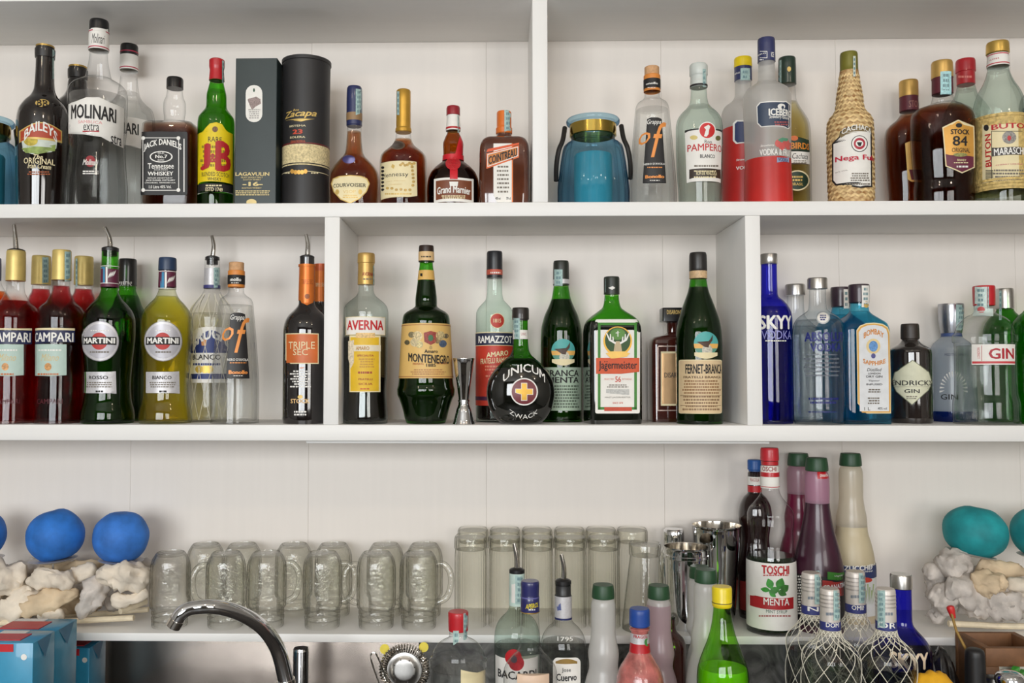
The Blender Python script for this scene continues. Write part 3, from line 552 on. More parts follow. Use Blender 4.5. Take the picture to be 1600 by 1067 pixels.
# ================================================================ top shelf, from the divider to the frame edge
lantern(927, 1.675, 'blue ribbed glass lantern with brass collar and turquoise candle beside the divider')
def grappa(xc, d, shelf, label, y0, x0):
    Y = lambda y: y+y0
    b = Vessel('grappa_bottle', label, xc, d, shelf, [(Y(322), 36.5), (Y(305), 36.5), (Y(235), 32), (Y(185), 27.5), (Y(170), 26), (Y(162), 23), (Y(157), 16), (Y(152), 12), (Y(145), 11.5), (Y(144), 12.5), (Y(119), 12.5), (Y(118), 11.5), (Y(106), 11.5), (Y(105), 10.5)], group='clear grappa bottles with black trapezoid label', yc=Y(290))
    b.body(CLEAR, Y(145)); b.liquid(WATER, Y(172)); b.seg('cork', Y(119), None, M((206, 160, 116), .7, var=.15, scale=200, name='cork')); b.band(Y(144), Y(118), M((224, 140, 60), .5), 'neck_label'); b.band(Y(140), Y(125.5), INK, 'black_band', .001)
    X = lambda x: x+x0
    b.t('Bonollo', X(1007), X(1028), Y(129), Y(135), WINK, bold=.04, lvl=3, parent=b.root); b.lines(X(1011), X(1025), Y(136), Y(138), 1, WINK, parent=b.root, lvl=3)
    o = b.patch([(X(1011), Y(186)), (X(1017), Y(183.5)), (X(1028), Y(183.5)), (X(1034), Y(186)), (X(1041), Y(286.5)), (X(1004), Y(286.5))], M((30, 29, 31), .45, name='black_label'), lvl=0)
    b.t('Grappa', X(1011), X(1033), Y(187), Y(197), WINK, shear=.35, bold=.01, parent=o, lvl=3)
    og = M((236, 150, 74), .4, .1, name='copper_orange'); b.t('o', X(998), X(1016), Y(206), Y(228), og, bold=.0, shear=.4, parent=o, lvl=3); b.t('f', X(1017), X(1041), Y(192), Y(246), og, bold=-.0, shear=.35, parent=o, lvl=3)
    b.t("NERO D'AVOLA", X(1006), X(1039), Y(255), Y(259), WINK, parent=o, lvl=3); b.lines(X(1010), X(1036), Y(260.5), Y(263), 1, og, parent=o, lvl=3); b.t('Bonollo', X(1008), X(1038), Y(273.5), Y(279.5), og, bold=.06, parent=o, lvl=3); b.lines(X(1014), X(1032), Y(281), Y(283), 1, WINK, parent=o, lvl=3)
grappa(1020, 1.66, 'T', 'clear grappa bottle with orange script standing beside the blue lantern', 0, 0)
# white rum
b = Vessel('rum_bottle', 'clear white rum bottle with red horse roundel on white label', 1093, 1.66, 'T', [(322, 32), (300, 33), (270, 35), (230, 36), (200, 36), (188, 34), (178, 28), (170, 20), (162, 14.5), (150, 12.5), (138, 12), (137, 13), (120, 12.5), (118, 13.8), (104, 13.8), (101, 12)], yc=260)
b.body(MINTG, 137); b.liquid(WATER, 166); b.cap(137.5, M((206, 212, 206), .4, name='pale_cap')); b.band(137, 134, INK, 'black_line', .0009); b.t('PAMPERO', 1078, 1101, 124, 128, M((196, 90, 110), .5), parent=b.root); b.strip(1098, 1103, 108, 136, lvl=2)
o = b.patch([(1070, 204), (1128, 204), (1126, 286), (1073, 286)], PAPER, lvl=0); b.patch([(1070, 204), (1128, 203.5), (1128, 207), (1070, 208)], INK, 'black_line', lvl=1, parent=o); b.patch(oval(1105, 204, 13.5, 13.5), WINK, 'roundel_rim', lvl=2, parent=o); b.patch(oval(1105, 204, 12, 12), M((206, 40, 40), .5), 'roundel', lvl=3, parent=o)
b.patch([(1100, 213), (1103, 203), (1100, 199), (1104, 197), (1107, 195), (1110, 198), (1108, 203), (1107, 210), (1104, 214)], WINK, 'horse_emblem', lvl=4, parent=o); b.patch(oval(1084, 215, 6, 3.5), M((216, 196, 120), .5), 'medal', lvl=1, parent=o); b.patch(oval(1122, 216, 4, 4), M((110, 106, 60), .5), 'medal', lvl=1, parent=o)
b.t('Ron', 1101, 1112, 219, 224, INK, bold=0, parent=o); b.t('PAMPERO', 1074, 1127, 228, 238, M((196, 40, 46), .5), bold=.015, parent=o); b.t('BLANCO', 1094, 1117, 242, 247, INK, parent=o); b.lines(1083, 1124, 257, 262, 1, sc_, parent=o)
q = b.patch(rect(1077, 265, 1126, 280), M((56, 44, 34), .5), 'label_foot', lvl=1, parent=o); b.t('RON DE VENEZUELA', 1088, 1120, 269, 274, CREAM, parent=o, lvl=3); b.lines(1080, 1123, 275, 279, 1, CREAM, parent=o, lvl=3); b.lines(1080, 1123, 266, 269, 1, CREAM, parent=o, lvl=3)
# strawberry vodkas
FROST = MILKY((244, 244, 242), .6, .3, .45, name='frosted_glass'); SRED = M((190, 40, 36), .35, var=.12, scale=18, name='strawberry_spirit')
def fruit_vodka(xc, d, label, ys, full):
    ycap, yneck, ysh, lev, hw = ys
    b = Vessel('vodka_bottle', label, xc, d, 'T', [(326, hw+.5), (300, hw), (250, hw-1.5), (215, hw-1), (ysh+22, hw), (ysh+10, hw-4), (ysh+3, hw-13), (ysh-3, 15), (ysh-10, 13), (yneck, 12.5), (yneck-.5, 13.3), (ycap+2, 13), (ycap, 12)], group='strawberry vodka bottles', yc=270)
    b.seg('filled_body', None, lev, SRED, 0, top=False); b.seg('glass_body', lev, yneck, FROST, 0, top=False, bot=False); return b
b = fruit_vodka(1163, 1.75, 'strawberry vodka bottle with yellow topped cap standing in the rear row', (91, 127, 158, 203, 34), False)
b.cap(127, M((46, 52, 96), .4, coat=.3, name='dark_blue_foil')); b.seg('yellow_top', 106, None, M((236, 206, 20), .4, name='yellow_plastic'), .0008); b.strip(1157, 1172, 107, 126, lvl=2); b.t('BERG', 1148, 1156, 112, 118, WINK, parent=b.root)
o = b.patch([(1150, 188), (1180, 188), (1180, 225), (1150, 225), (1145, 220), (1145, 193)], WINK, lvl=0); b.patch([(1152, 190), (1180, 190), (1180, 223), (1152, 223), (1148, 219), (1148, 194)], M((40, 52, 96), .45), 'label_field', lvl=1, parent=o); b.t('VODKA', 1150, 1180, 259, 266, WINK, bold=.03, parent=b.root); b.t('Strawberry', 1150, 1176, 247, 253, WINK, shear=.3, parent=b.root)
b = fruit_vodka(1200, 1.66, 'taller strawberry vodka bottle with dark blue cap and half its frosted glass empty', (61, 98, 132, 252, 36.5), True)
b.cap(98, M((46, 52, 96), .4, coat=.3, name='dark_blue_foil')); b.t('BERG', 1184, 1197, 82, 89, WINK, bold=.03, parent=b.root); b.t('ICE', 1205, 1209, 82, 89, WINK, bold=.03, parent=b.root); b.frame(1182, 80, 1199, 91, 1, WINK, parent=b.root); b.lines(1186, 1194, 92, 95, 1, WINK, parent=b.root)
q = [(1187, 160), (1229, 158), (1236, 164), (1236, 198), (1232, 202), (1189, 199), (1183, 193), (1182, 166)]
o = b.patch(q, WINK, 'label_border', lvl=0); o = b.patch([(1209+(x-1209)*.95, 180+(y-180)*.93) for x, y in q], M((44, 60, 84), .45, name='slate_blue'), lvl=1, parent=b.root)
b.patch(oval(1221, 166.5, 6, 4.5), WINK, 'bear_emblem', lvl=2, parent=o); b.patch(oval(1223, 168, 2, 2.5), M((44, 60, 84), .45), 'bear_shadow', lvl=3, parent=o); b.t('ICEBERG', 1201, 1235, 174, 181, WINK, bold=.05, parent=o, lvl=3); b.t('Strawberry Flavoured', 1202, 1233, 183, 187, WINK, shear=.3, parent=o, lvl=3); b.lines(1208, 1234, 189, 197, 2, M((170, 90, 90), .5), parent=o, lvl=3)  # small oval on the bear is print in the label blue
for x, y in ((1216, 224), (1222, 229), (1228, 223), (1232, 228)): b.patch(oval(x, y, 5, 6), M((206, 96, 92), .4), 'strawberry', lvl=1)
b.patch([(1215, 219), (1222, 215), (1232, 217), (1230, 221), (1220, 222)], M((90, 150, 120), .5), 'strawberry_leaf', lvl=2); b.t('Strawberry', 1188, 1210, 225, 231, WINK, shear=.3, parent=b.root); b.t('VODKA & FRUIT', 1187, 1235, 236, 244, WINK, bold=.03, parent=b.root); o = b.patch(rect(1214, 246, 1233, 254), M((150, 160, 190), .5), 'tag_label', lvl=1); b.t('VODKA', 1216, 1231, 248, 252, NAVY, parent=o)
# cachaca, pale
b = Vessel('cachaca_bottle', 'pale yellow cachaca bottle with dark green cap behind the vodka', 1232, 1.755, 'T', [(336, 34), (300, 34), (215, 34), (195, 32), (180, 25), (168, 18), (155, 13), (133, 12), (132.5, 13.5), (93, 13), (91, 12)], yc=260)
b.body(CLEAR, 133); b.liquid(LIQ((228, 210, 130), name='pale_yellow_spirit'), 160); b.cap(133, M((32, 52, 42), .35, coat=.3, name='dark_green_foil')); b.patch(oval(1233, 108, 3, 4), GOLDP, 'palm_emblem', lvl=1); b.strip(1215, 1221, 94, 130, lvl=2)
o = b.patch([(1222, 218), (1240, 213), (1264, 219), (1265, 238), (1222, 238)], M((34, 56, 40), .5, name='bottle_green_paper'), lvl=0); b.t('BIRDS', 1235, 1264, 225, 233, M((226, 140, 50), .5), bold=.04, parent=o); b.patch(oval(1241, 216, 6, 4), M((216, 110, 50), .5), 'bird_emblem', lvl=2, parent=o); o = b.patch(rect(1222, 238, 1265, 257), PAPER, lvl=0); b.t('Cachaca', 1238, 1262, 241, 248, INK, shear=.3, bold=0, parent=o); b.lines(1238, 1262, 250, 256, 2, sc_, parent=o)
o = b.patch(oval(1246, 282, 19, 16), CREAM, 'oval_border', lvl=0); o = b.patch(oval(1246, 282, 17, 14), M((34, 56, 40), .5), 'oval_label', lvl=1, parent=b.root); b.t('BRASIL', 1237, 1255, 286, 290, GOLDP, parent=o, lvl=3); b.lines(1237, 1255, 274, 284, 2, GOLDP, parent=o, lvl=3)
# wicker cachaca
def WICKER():
    m, nt, N, L = nodes('woven_palm_straw'); out = N('ShaderNodeOutputMaterial'); bs = N('ShaderNodeBsdfPrincipled'); tc = N('ShaderNodeTexCoord'); mp = N('ShaderNodeMapping'); mp.inputs['Scale'].default_value = (110, 110, 150); L(tc.outputs['Object'], mp.inputs[0])
    vo = N('ShaderNodeTexVoronoi'); vo.inputs['Scale'].default_value = 1.0; L(mp.outputs[0], vo.inputs['Vector']); r = N('ShaderNodeValToRGB'); r.color_ramp.elements[0].color = (*lin((232, 204, 150)), 1); r.color_ramp.elements[1].position = .85; r.color_ramp.elements[1].color = (*lin((150, 104, 52)), 1); L(vo.outputs['Distance'], r.inputs[0]); L(r.outputs[0], bs.inputs['Base Color']); bs.inputs['Roughness'].default_value = .6
    bp = N('ShaderNodeBump'); bp.inputs['Strength'].default_value = .5; bp.inputs['Distance'].default_value = .003; bp.invert = True; L(vo.outputs['Distance'], bp.inputs['Height']); L(bp.outputs[0], bs.inputs['Normal']); L(bs.outputs[0], out.inputs[0]); return m
WK = WICKER()
b = Vessel('cachaca_bottle', 'bottle wrapped in woven straw with olive cap and white label', 1329, 1.66, 'T', [(322, 33), (300, 34), (230, 34.5), (195, 34), (185, 31), (178, 25), (172, 21.5), (150, 19), (125, 15), (112, 14), (111, 13.5), (86, 13), (83, 12)], yc=250)
_w = b.body(WK, 112, 'straw_wrap', True); V, Fc = [], []
for i in range(26):  # plaited strands proud of the wrap
    z0 = b.z(312-i*7.6)
    for j in range(20):
        a0 = 2*math.pi*(j+.5*(i % 2))/20
        for s_ in (-1, 1):
            k = len(V)
            for (da, dz) in ((0, -.0032), (s_*.17, .0012), (s_*.17, .0055), (0, .0012)):
                zz = max(.001, min(b.top-.02, z0+dz)); r = b.fw(zz)+.0004+(.0009 if da == 0 else 0); a = a0+da; V.append((r*math.cos(a), r*math.sin(a), zz))
            Fc.append((k, k+1, k+2, k+3))
o = link('plaited_strands', mesh(V, Fc), M((226, 196, 140), .6, var=.22, scale=90, name='straw_strand'), _w, 0); o['kind'] = 'stuff'
b.cap(112, M((120, 116, 44), .4, .2, name='olive_foil')); b.strip(1306, 1310, 86, 118, lvl=6, mat=M((206, 212, 200), .4)); b.strip(1333, 1337, 88, 120, lvl=6, mat=M((206, 212, 200), .4))
q = [(1300, 225), (1311, 214), (1313, 206), (1320, 201), (1335, 197), (1350, 197), (1362, 201), (1363, 293), (1345, 294), (1305, 290), (1300, 284)]
b.n = 8; o = b.patch(q, INK, 'label_border', lvl=8); o = b.patch([(1332+(x-1332)*.93, 247+(y-247)*.95) for x, y in q], PAPER, lvl=9, parent=b.root)
b.patch([(1311, 212), (1320, 202), (1340, 197), (1362, 200), (1362, 208), (1340, 207), (1322, 211), (1314, 216)], M((126, 108, 70), .5), 'banner', lvl=10, parent=o); b.t('CACHACA', 1315, 1361, 200, 209, WINK, bold=.02, arc=6, lvl=12, parent=o)
b.patch(oval(1343, 225, 13, 13), INK, 'seal_ring', lvl=10, parent=o); b.patch(oval(1343, 225, 11.8, 11.8), WINK, 'seal_field', lvl=11, parent=o); b.patch(oval(1343, 225, 9, 9), M((176, 40, 60), .5), 'seal_disc', lvl=12, parent=o); b.patch(oval(1343, 225, 6, 5), WINK, 'seal_centre', lvl=13, parent=o); b.patch([(1339, 223), (1347, 223), (1345, 229), (1341, 229)], INK, 'seal_emblem', lvl=14, parent=o)
b.t('Nega Fulo', 1305, 1376, 245, 257, M((196, 30, 60), .5), bold=.03, lvl=12, parent=o); b.t('41% VOL', 1305, 1325, 266, 271, sc_, bold=0, lvl=12, parent=o, slope=4); b.lines(1328, 1360, 270, 284, 4, sc_, parent=o, lvl=12); b.lines(1322, 1360, 286, 290, 1, sc_, parent=o, lvl=12)
# brandies
def brandy(xc, d, label, full):
    if full: pr = [(322, 46), (300, 47), (285, 45), (268, 47), (215, 50), (185, 49), (177, 46), (171, 40), (167, 28), (163, 19), (155, 15.5), (148, 14.5), (147.5, 15.3), (124, 15), (123, 15.3), (100, 15), (97, 14)]
    else: pr = [(336, 33), (300, 35), (268, 37), (220, 38), (204, 36), (196, 30), (188, 20), (180, 14), (175, 12.5), (174.5, 13.8), (152, 13.5), (130, 13.5), (127, 12.5)]
    b = Vessel('brandy_bottle', label, xc, d, 'T', pr, group='brandy bottles with gold hexagon label', ell=True, ratio=.72, yc=250)
    b.body(CLEAR, pr[-5][0] if full else 175); b.liquid(LIQ((112, 36, 8), name='brandy'), 168 if full else 180, .955)
    yc0 = 148 if full else 175; b.cap(yc0, M((92, 32, 44), .5, name='maroon_paper')); b.seg('gold_cap', 123 if full else 152, None, M((206, 168, 96), .35, .6, name='gold_cap'), .0008)
    return b
b = brandy(1422, 1.755, 'brandy bottle standing in the rear row beside the larger one', False); o = b.patch([(1414, 224), (1423, 220), (1440, 222), (1440, 285), (1424, 284), (1418, 280)], GOLDP, lvl=0); b.patch([(1420, 265), (1440, 265), (1440, 282), (1424, 281)], M((100, 34, 54), .5), 'label_foot', lvl=1, parent=o)
b.t('STOCK', 1420, 1445, 160, 168, M((150, 100, 90), .5), parent=b.root)
b = brandy(1475, 1.665, 'broad brandy bottle with gold hexagon label and gold cap', True); b.strip(1469, 1486, 112, 148, lvl=3, mat=M((170, 214, 216), .5, var=.25, scale=220))
q = [(1472, 199), (1497, 187), (1522, 197), (1523, 262), (1503, 271), (1477, 260)]
o = b.patch(q, CREAM, 'label_border', lvl=0); o = b.patch([(1498+(x-1498)*.93, 229+(y-229)*.95) for x, y in q], M((220, 164, 76), .4, .25, name='gold_paper'), lvl=1, parent=b.root); b.patch([(1477, 241), (1499, 245), (1521, 243), (1521, 261), (1503, 269), (1479, 259)], M((104, 34, 60), .5), 'label_foot', lvl=2, parent=o)
b.patch(oval(1498, 196, 5, 3.5), INK, 'crest', lvl=2, parent=o); b.t('STOCK', 1485, 1514, 203, 210, INK, bold=.04, parent=o, lvl=3); b.t('84', 1488, 1511, 213, 228, INK, bold=.02, parent=o, lvl=3); b.t('ORIGINAL', 1487, 1515, 232, 238, INK, bold=.0, parent=o, lvl=3); b.patch(oval(1500, 242, 11, 3), M((150, 150, 90), .5, var=.4, scale=300), 'wreath', lvl=3, parent=o); b.t('BRANDY', 1495, 1509, 249, 252, CREAM, parent=o, lvl=4); b.lines(1488, 1515, 253, 256, 1, CREAM, parent=o, lvl=4); b.lines(1494, 1512, 258, 263, 1, WINK, parent=o, lvl=4)
# mint bottle with red cap
b = Vessel('spirit_bottle', 'pale mint bottle with red cap between the brandy and the maraschino', 1512, 1.765, 'T', [(336, 36), (300, 36), (200, 36), (180, 34), (165, 27), (150, 17), (136, 13), (133, 12.5), (132.5, 13), (114, 13), (113, 14.3), (97, 14), (94, 13)], yc=250)
b.body(MINTG, 133); b.liquid(WATER, 142); b.cap(133, M((176, 30, 40), .4, coat=.2)); b.lines(1497, 1520, 117, 123, 1, M((226, 130, 120), .5), parent=b.root)
# maraschino
b = Vessel('maraschino_bottle', 'mint glass bottle with gold cap and straw band around its label', 1563, 1.66, 'T', [(322, 38), (300, 38.5), (190, 38.5), (180, 38), (160, 35), (145, 30), (130, 22), (115, 16.5), (106, 15), (105.5, 15.5), (85, 14.5), (84, 16.5), (70, 16), (67, 15)], yc=250)
b.body(MINTG, 105); b.liquid(WATER, 112); b.cap(84.5, M((212, 176, 92), .3, .7)); b.band(105, 86, PAPER); b.t('BUTON', 1537, 1561, 92, 97, M((190, 80, 90), .5), parent=b.root)
for yy in (103, 88.5): b.band(yy, yy-1.5, M((196, 60, 70), .5), 'red_line', .0009)
GST = M((206, 178, 110), .6, var=.35, scale=150, bump=.6, name='gold_straw'); b.band(302, 186, GST, 'straw_wrap', .0012)
for yy in (299, 294, 289, 191): b.band(yy, yy-4, GST, 'straw_rope', .0028)
o = b.patch(rect(1535, 195, 1602, 288), CREAM, lvl=4); b.t('BUTON', 1540, 1548, 209, 262, RED, rot=90, bold=.03, lvl=6, parent=o); b.t('BUTON', 1549, 1606, 196, 204, RED, bold=.03, lvl=6, parent=o); b.patch(oval(1541, 200, 4, 5), INK, 'seal', lvl=5, parent=o); b.patch(oval(1577, 215, 11, 10), M((150, 146, 140), .6, var=.5, scale=400), 'crest', lvl=5, parent=o); b.patch(oval(1577, 216, 3, 4), RED, 'crest_shield', lvl=6, parent=o)
b.patch(rect(1550, 231, 1602, 245), M((70, 66, 64), .5), 'name_band', lvl=5, parent=o); b.t('MARASCHINO', 1553, 1612, 233, 244, WINK, bold=.03, lvl=7, parent=o); b.frame(1549, 205, 1602, 285, .8, INK, parent=o, lvl=6); b.t('CHERRY LIQUEUR', 1556, 1598, 256, 260, M((206, 130, 130), .5), lvl=6, parent=o); b.lines(1552, 1600, 264, 284, 4, sc_, parent=o, lvl=6)
for i in range(9): b.patch(rect(1540, 266+i*2.2, 1552, 267.2+i*2.2), INK, 'barcode_bar', lvl=5, parent=o, nx=2)
# bottle cut by the frame
b = Vessel('vodka_bottle', 'frosted vodka bottle cut off by the frame edge with navy label and yellow liquid', 1635.5, 1.665, 'T', [(322, 36), (300, 36), (165, 36), (150, 33), (140, 24), (130, 15), (105, 13), (104, 13.5), (70, 13), (68, 12)], yc=250)
b.seg('filled_body', None, 228, M((206, 200, 120), .35, var=.1, name='lemon_spirit'), top=False); b.seg('glass_body', 228, 105, FROST, top=False, bot=False); b.cap(105, M((46, 52, 96), .4, coat=.3)); o = b.patch([(1599, 165), (1650, 163), (1650, 202), (1599, 200), (1596, 195), (1596, 170)], WINK, lvl=0); b.patch([(1601, 167), (1650, 165), (1650, 200), (1601, 198), (1598, 194), (1598, 171)], NAVY, 'label_field', lvl=1, parent=o)
# ================================================================ middle shelf, first bay
CAMP = LIQ((140, 2, 3), name='red_aperitif')
def red_aperitif(xc, d, label, ytop, lev, hw, full=True, pour=None, neckx=None):
    c0 = ytop
    b = Vessel('aperitif_bottle', label, xc, d, 'M', [(662, hw), (640, hw), (600, hw-1), (500, hw), (489, hw-1.5), (480, hw-6), (472, hw-14), (464, 17), (456, 13.5), (445, 12.5), (c0+48 if full else c0+46, 12.5), (c0+47 if full else c0+45, 14), (c0+2, 13.5), (c0, 12.5)], group='red aperitif bottles with gold cap', yc=640)
    cb = c0+47 if full else c0+45; b.body(CLEAR, cb+1); b.liquid(CAMP, lev, .95); b.cap(cb, M((214, 190, 116), .42, .35, name='champagne_foil')); return b
def camp_label(b, dx, x1):
    o = b.patch(rect(dx+55, 513, dx+117, 516.5), CREAM, 'gold_line', lvl=0); o = b.patch(rect(dx+55, 516.5, dx+117, 538), M((34, 40, 78), .45, name='deep_navy'), lvl=0); b.t('CAMPARI', dx+(50 if dx > -10 else 54), dx+115, 520, 534.5, WINK, bold=.03, parent=o, lvl=2)
    o = b.patch([(dx+55, 538), (x1, 538), (x1, 586), (dx+80, 588), (dx+55, 587)], M((184, 206, 196), .5, name='pale_mint_paper'), lvl=0); b.t('Milano', dx+64, dx+92, 553, 564, M((214, 190, 130), .45), shear=.4, bold=0, parent=o); b.lines(dx+60, dx+96, 545, 549, 1, WINK, parent=o); b.patch(oval(dx+75, 573, 5.5, 6), M((206, 150, 90), .5, var=.4, scale=300), 'crest', lvl=1, parent=o); b.lines(dx+58, dx+92, 582, 587, 1, M((200, 120, 70), .5), parent=o)
    b.t('CAMPARI', dx+58, dx+98, 623, 631, M((90, 16, 30), .4), bold=.0, lvl=0, parent=b.root)
b = Vessel('aperitif_bottle', 'orange aperitif bottle with dark blue cap cut off by the frame edge', -17, 1.745, 'M', [(655, 36), (630, 36), (490, 36), (470, 30), (455, 20), (440, 13), (437, 13), (405, 12.5), (403, 11.5)], yc=620)
b.body(CLEAR, 438); b.liquid(LIQ((230, 60, 6), name='orange_aperitif'), 455); b.cap(438, M((38, 44, 92), .4, coat=.3))
b = red_aperitif(20, 1.66, 'opened red aperitif bottle with steel pourer cut by the frame edge', 392, 470, 36); camp_label(b, -67, 37); b.pourer(393, [(24, 372), (22, 351)], 13)
b = red_aperitif(92, 1.66, 'sealed red aperitif bottle beside the red vermouth, gold cap, navy band label', 391, 447, 35.5); camp_label(b, 0, 104); b.strip(101, 111, 393, 440)
b = red_aperitif(60, 1.762, 'red aperitif bottle in the rear row between the two front ones', 400, 452, 33, False); b.strip(66, 76, 402, 445)
b = red_aperitif(127, 1.762, 'red aperitif bottle in the rear row beside the green vermouth neck', 401, 452, 33, False); b.strip(118, 121, 404, 448)
SILV = M((206, 204, 206), .4, .25, var=.08, scale=300, name='silver_paper')
def leaf_stroke(x, y, l, w, a, n=6):
    a = math.radians(a); q = [(l*(t/n*2-1), w*math.sin(math.pi*t/n)) for t in range(n+1)]; q = q+[(u, -v) for u, v in q[::-1][1:-1]]
    return [(x+u*math.cos(a)-v*math.sin(a), y+u*math.sin(a)+v*math.cos(a)) for u, v in q]
def vermouth(xc, d, label, glass, liq, lev, capm, ycap, xr, wd, sc=1.0, capy=20):
    b = Vessel('vermouth_bottle', label, xc, d, 'M', [(662, 38*sc), (655, 40*sc), (645, 39.5*sc), (625, 35*sc), (600, 33.5*sc), (560, 36*sc), (520, 39*sc), (500, 38.5*sc), (488, 35*sc), (476, 27*sc), (466, 18), (458, 14), (452, 12.5), (451, 13), (ycap+capy, 12.5), (ycap+capy-.5, 13.5), (ycap+2, 13), (ycap, 12)], group='vermouth bottles with round silver label', yc=640)
    b.body(glass, ycap+capy); b.liquid(liq, lev, .95)
    if capm: b.cap(ycap+capy, capm)
    if not xr: return b
    nl = b.band(449, 421 if capm is None else 424, M((96, 34, 60), .5, name='plum_foil')); yy = 416 if capm is None else 424
    c = b.xc+(2 if xr < 200 else 4); b.patch(rect(c-12, yy+1, c-6, yy+27), M((70, 140, 180), .5), 'blue_stripe', lvl=2, parent=nl); b.patch(rect(c-5, yy+1, c-2, yy+27), WINK, 'white_stripe', lvl=2, parent=nl); [b.patch(leaf_stroke(c+4+i*2.6-3, yy+14-i, 5.5, .9, 115), WINK, 'script_stroke', lvl=3, parent=nl, nx=2) for i in range(4)]
    for q in (yy+.5, yy+27): b.band(q+1, q, WINK, 'white_line', .0010)
    o = b.patch(oval(xr, 533, 30, 31.5, 36), M((150, 146, 150), .4, .3), 'label_border', lvl=1); o = b.patch(oval(xr, 533, 29, 30.5, 36), SILV, 'round_label', lvl=2, parent=b.root); b.patch(oval(xr, 533, 26, 27, 32), M((188, 186, 192), .4, .25), 'round_label_field', lvl=3, parent=o); b.patch(oval(xr-1, 533, 13, 13.5), M((190, 52, 46), .5, name='vermilion'), 'red_disc', lvl=4, parent=o)
    b.patch(rect(xr-27, 526.5, xr+26, 539), INK, 'name_band', lvl=5, parent=o); b.t('MARTINI', xr-25, xr+24, 528, 537, WINK, bold=.05, lvl=7, parent=o); b.lines(xr-15, xr+15, 515, 518, 1, WINK, parent=o, lvl=5); b.lines(xr-16, xr+16, 548, 552, 1, sc_, parent=o, lvl=5)
    o = b.patch([(xr-27, 581), (xr+25, 580), (xr+26, 615), (xr-27, 614)], SILV, 'name_label', lvl=1); b.t(wd, xr-17, xr+13, 587, 592.5, INK, bold=.02, parent=o, lvl=3); b.lines(xr-24, xr+22, 596, 606, 3, sc_, parent=o, lvl=3); b.lines(xr-8, xr+8, 609, 614, 1, INK, parent=o, lvl=3); return b
VDARK = LIQ((30, 20, 4), name='red_vermouth')
b = vermouth(168, 1.66, 'green vermouth bottle with steel pourer and round silver label', GREENG, M((12, 10, 9), .6, name='dark_vermouth'), 535, None, 389, 156, 'ROSSO', capy=3); b.pourer(390, [(171, 372), (164, 355)], 13)
b = vermouth(196, 1.766, 'dark capped green vermouth bottle hidden behind the one with a pourer', GREENG, LIQ((90, 110, 10), name='olive_vermouth'), 462, BLACK, 405, 0, '', sc=.78, capy=42); b.t('MARTINI', 184, 206, 440, 447, WINK, bold=.02, parent=b.root)
b = vermouth(258.5, 1.665, 'yellow vermouth bottle with navy screw cap and round silver label', THIN((246, 247, 230), (120, 130, 50), name='pale_olive_glass'), LIQ((232, 210, 60), name='white_vermouth'), 463, M((38, 58, 88), .4, name='petrol_cap'), 403, 255, 'BIANCO')
# netted white rum
def net(b, y0, y1, nstr=12, collar=None, tw=.00055):
    """knotted string net: two sets of strands winding opposite ways over the glass"""
    m = M((232, 226, 208), .8, name='cotton_string'); za, zb = b.z(y1), b.z(y0); V, Fc = [], []
    def strand(pts):
        me = tubemesh(pts, tw, 5, False); k = len(V); V.extend([v.co.copy() for v in me.vertices]); Fc.extend([tuple(i+k for i in p.vertices) for p in me.polygons]); bpy.data.meshes.remove(me)
    for i in range(nstr):
        for s_ in (-1, 1):
            q = []
            for t_ in range(41):
                t = t_/40; z = za+(zb-za)*t; a = 2*math.pi*i/nstr+s_*(math.pi*2/nstr)*(2.6*t); r = b.fw(z)+tw+.0004; q.append((r*math.cos(a), r*math.sin(a), z))
            strand(q)
    o = link('string_net', mesh(V, Fc), m, b.root, 60)
    if collar:
        V.clear(); Fc.clear(); c0, c1 = b.z(collar[1]), b.z(collar[0])
        for i in range(14):
            for s_ in (-1, 1):
                q = []
                for t_ in range(15):
                    t = t_/14; z = c0+(c1-c0)*t; a = 2*math.pi*i/14+s_*(math.pi/7)*2*t; r = b.fw(z)+tw*1.3+.0004; q.append((r*math.cos(a), r*math.sin(a), z))
                strand(q)
        for j in range(4):
            z = c1-(c1-c0)*.09*j; strand([((b.fw(z)+.0012)*math.cos(2*math.pi*k/24), (b.fw(z)+.0012)*math.sin(2*math.pi*k/24), z) for k in range(25)])
        link('net_collar', mesh(list(V), list(Fc)), m, b.root, 60)
b = Vessel('rum_bottle', 'clear rum bottle in a string net with steel pourer behind the grappa', 329, 1.745, 'M', [(658, 33), (630, 34), (500, 34), (490, 33), (480, 29), (470, 22), (460, 15), (452, 12), (451, 12), (404, 11.5)], yc=630)
b.body(CLEAR, None); b.liquid(WATER, 490); b.pourer(404, [(334, 385), (331, 368)], 11); o = b.band(451, 420, SILV); b.band(451, 446, M((60, 60, 120), .5), 'blue_band', .0011); b.strip(334, 343, 418, 450, lvl=5)
o = b.patch([(298, 520), (310, 512), (330, 510), (350, 512), (362, 520), (362, 598), (298, 598)], PAPER, lvl=0); bl = M((44, 60, 120), .5, name='royal_blue'); b.patch(bow(298, 540, 362, 552, 24), bl, 'name_arch', lvl=1, parent=o); b.t('BRUGAL', 301, 360, 522, 540, WINK, bold=.04, arc=18, lvl=3, parent=o); b.t('BLANCO', 301, 345, 554, 562, INK, lvl=3, parent=o); b.lines(301, 345, 566, 572, 1, bl, lvl=3, parent=o); b.patch([(314, 530), (323, 530), (322, 540), (315, 540)], M((216, 150, 90), .5), 'crest', lvl=2, parent=o)
for x in (311, 320, 327): b.patch(oval(x, 577, 6, 6), M((222, 190, 90), .4, .3), 'gold_medal', lvl=2, parent=o)
b.patch(rect(298, 584, 362, 592), bl, 'blue_band', lvl=1, parent=o); net(b, 460, 655)
grappa(367.5, 1.665, 'M', 'clear grappa bottle with orange script standing at the gap before the orange liqueur', 305, -651)
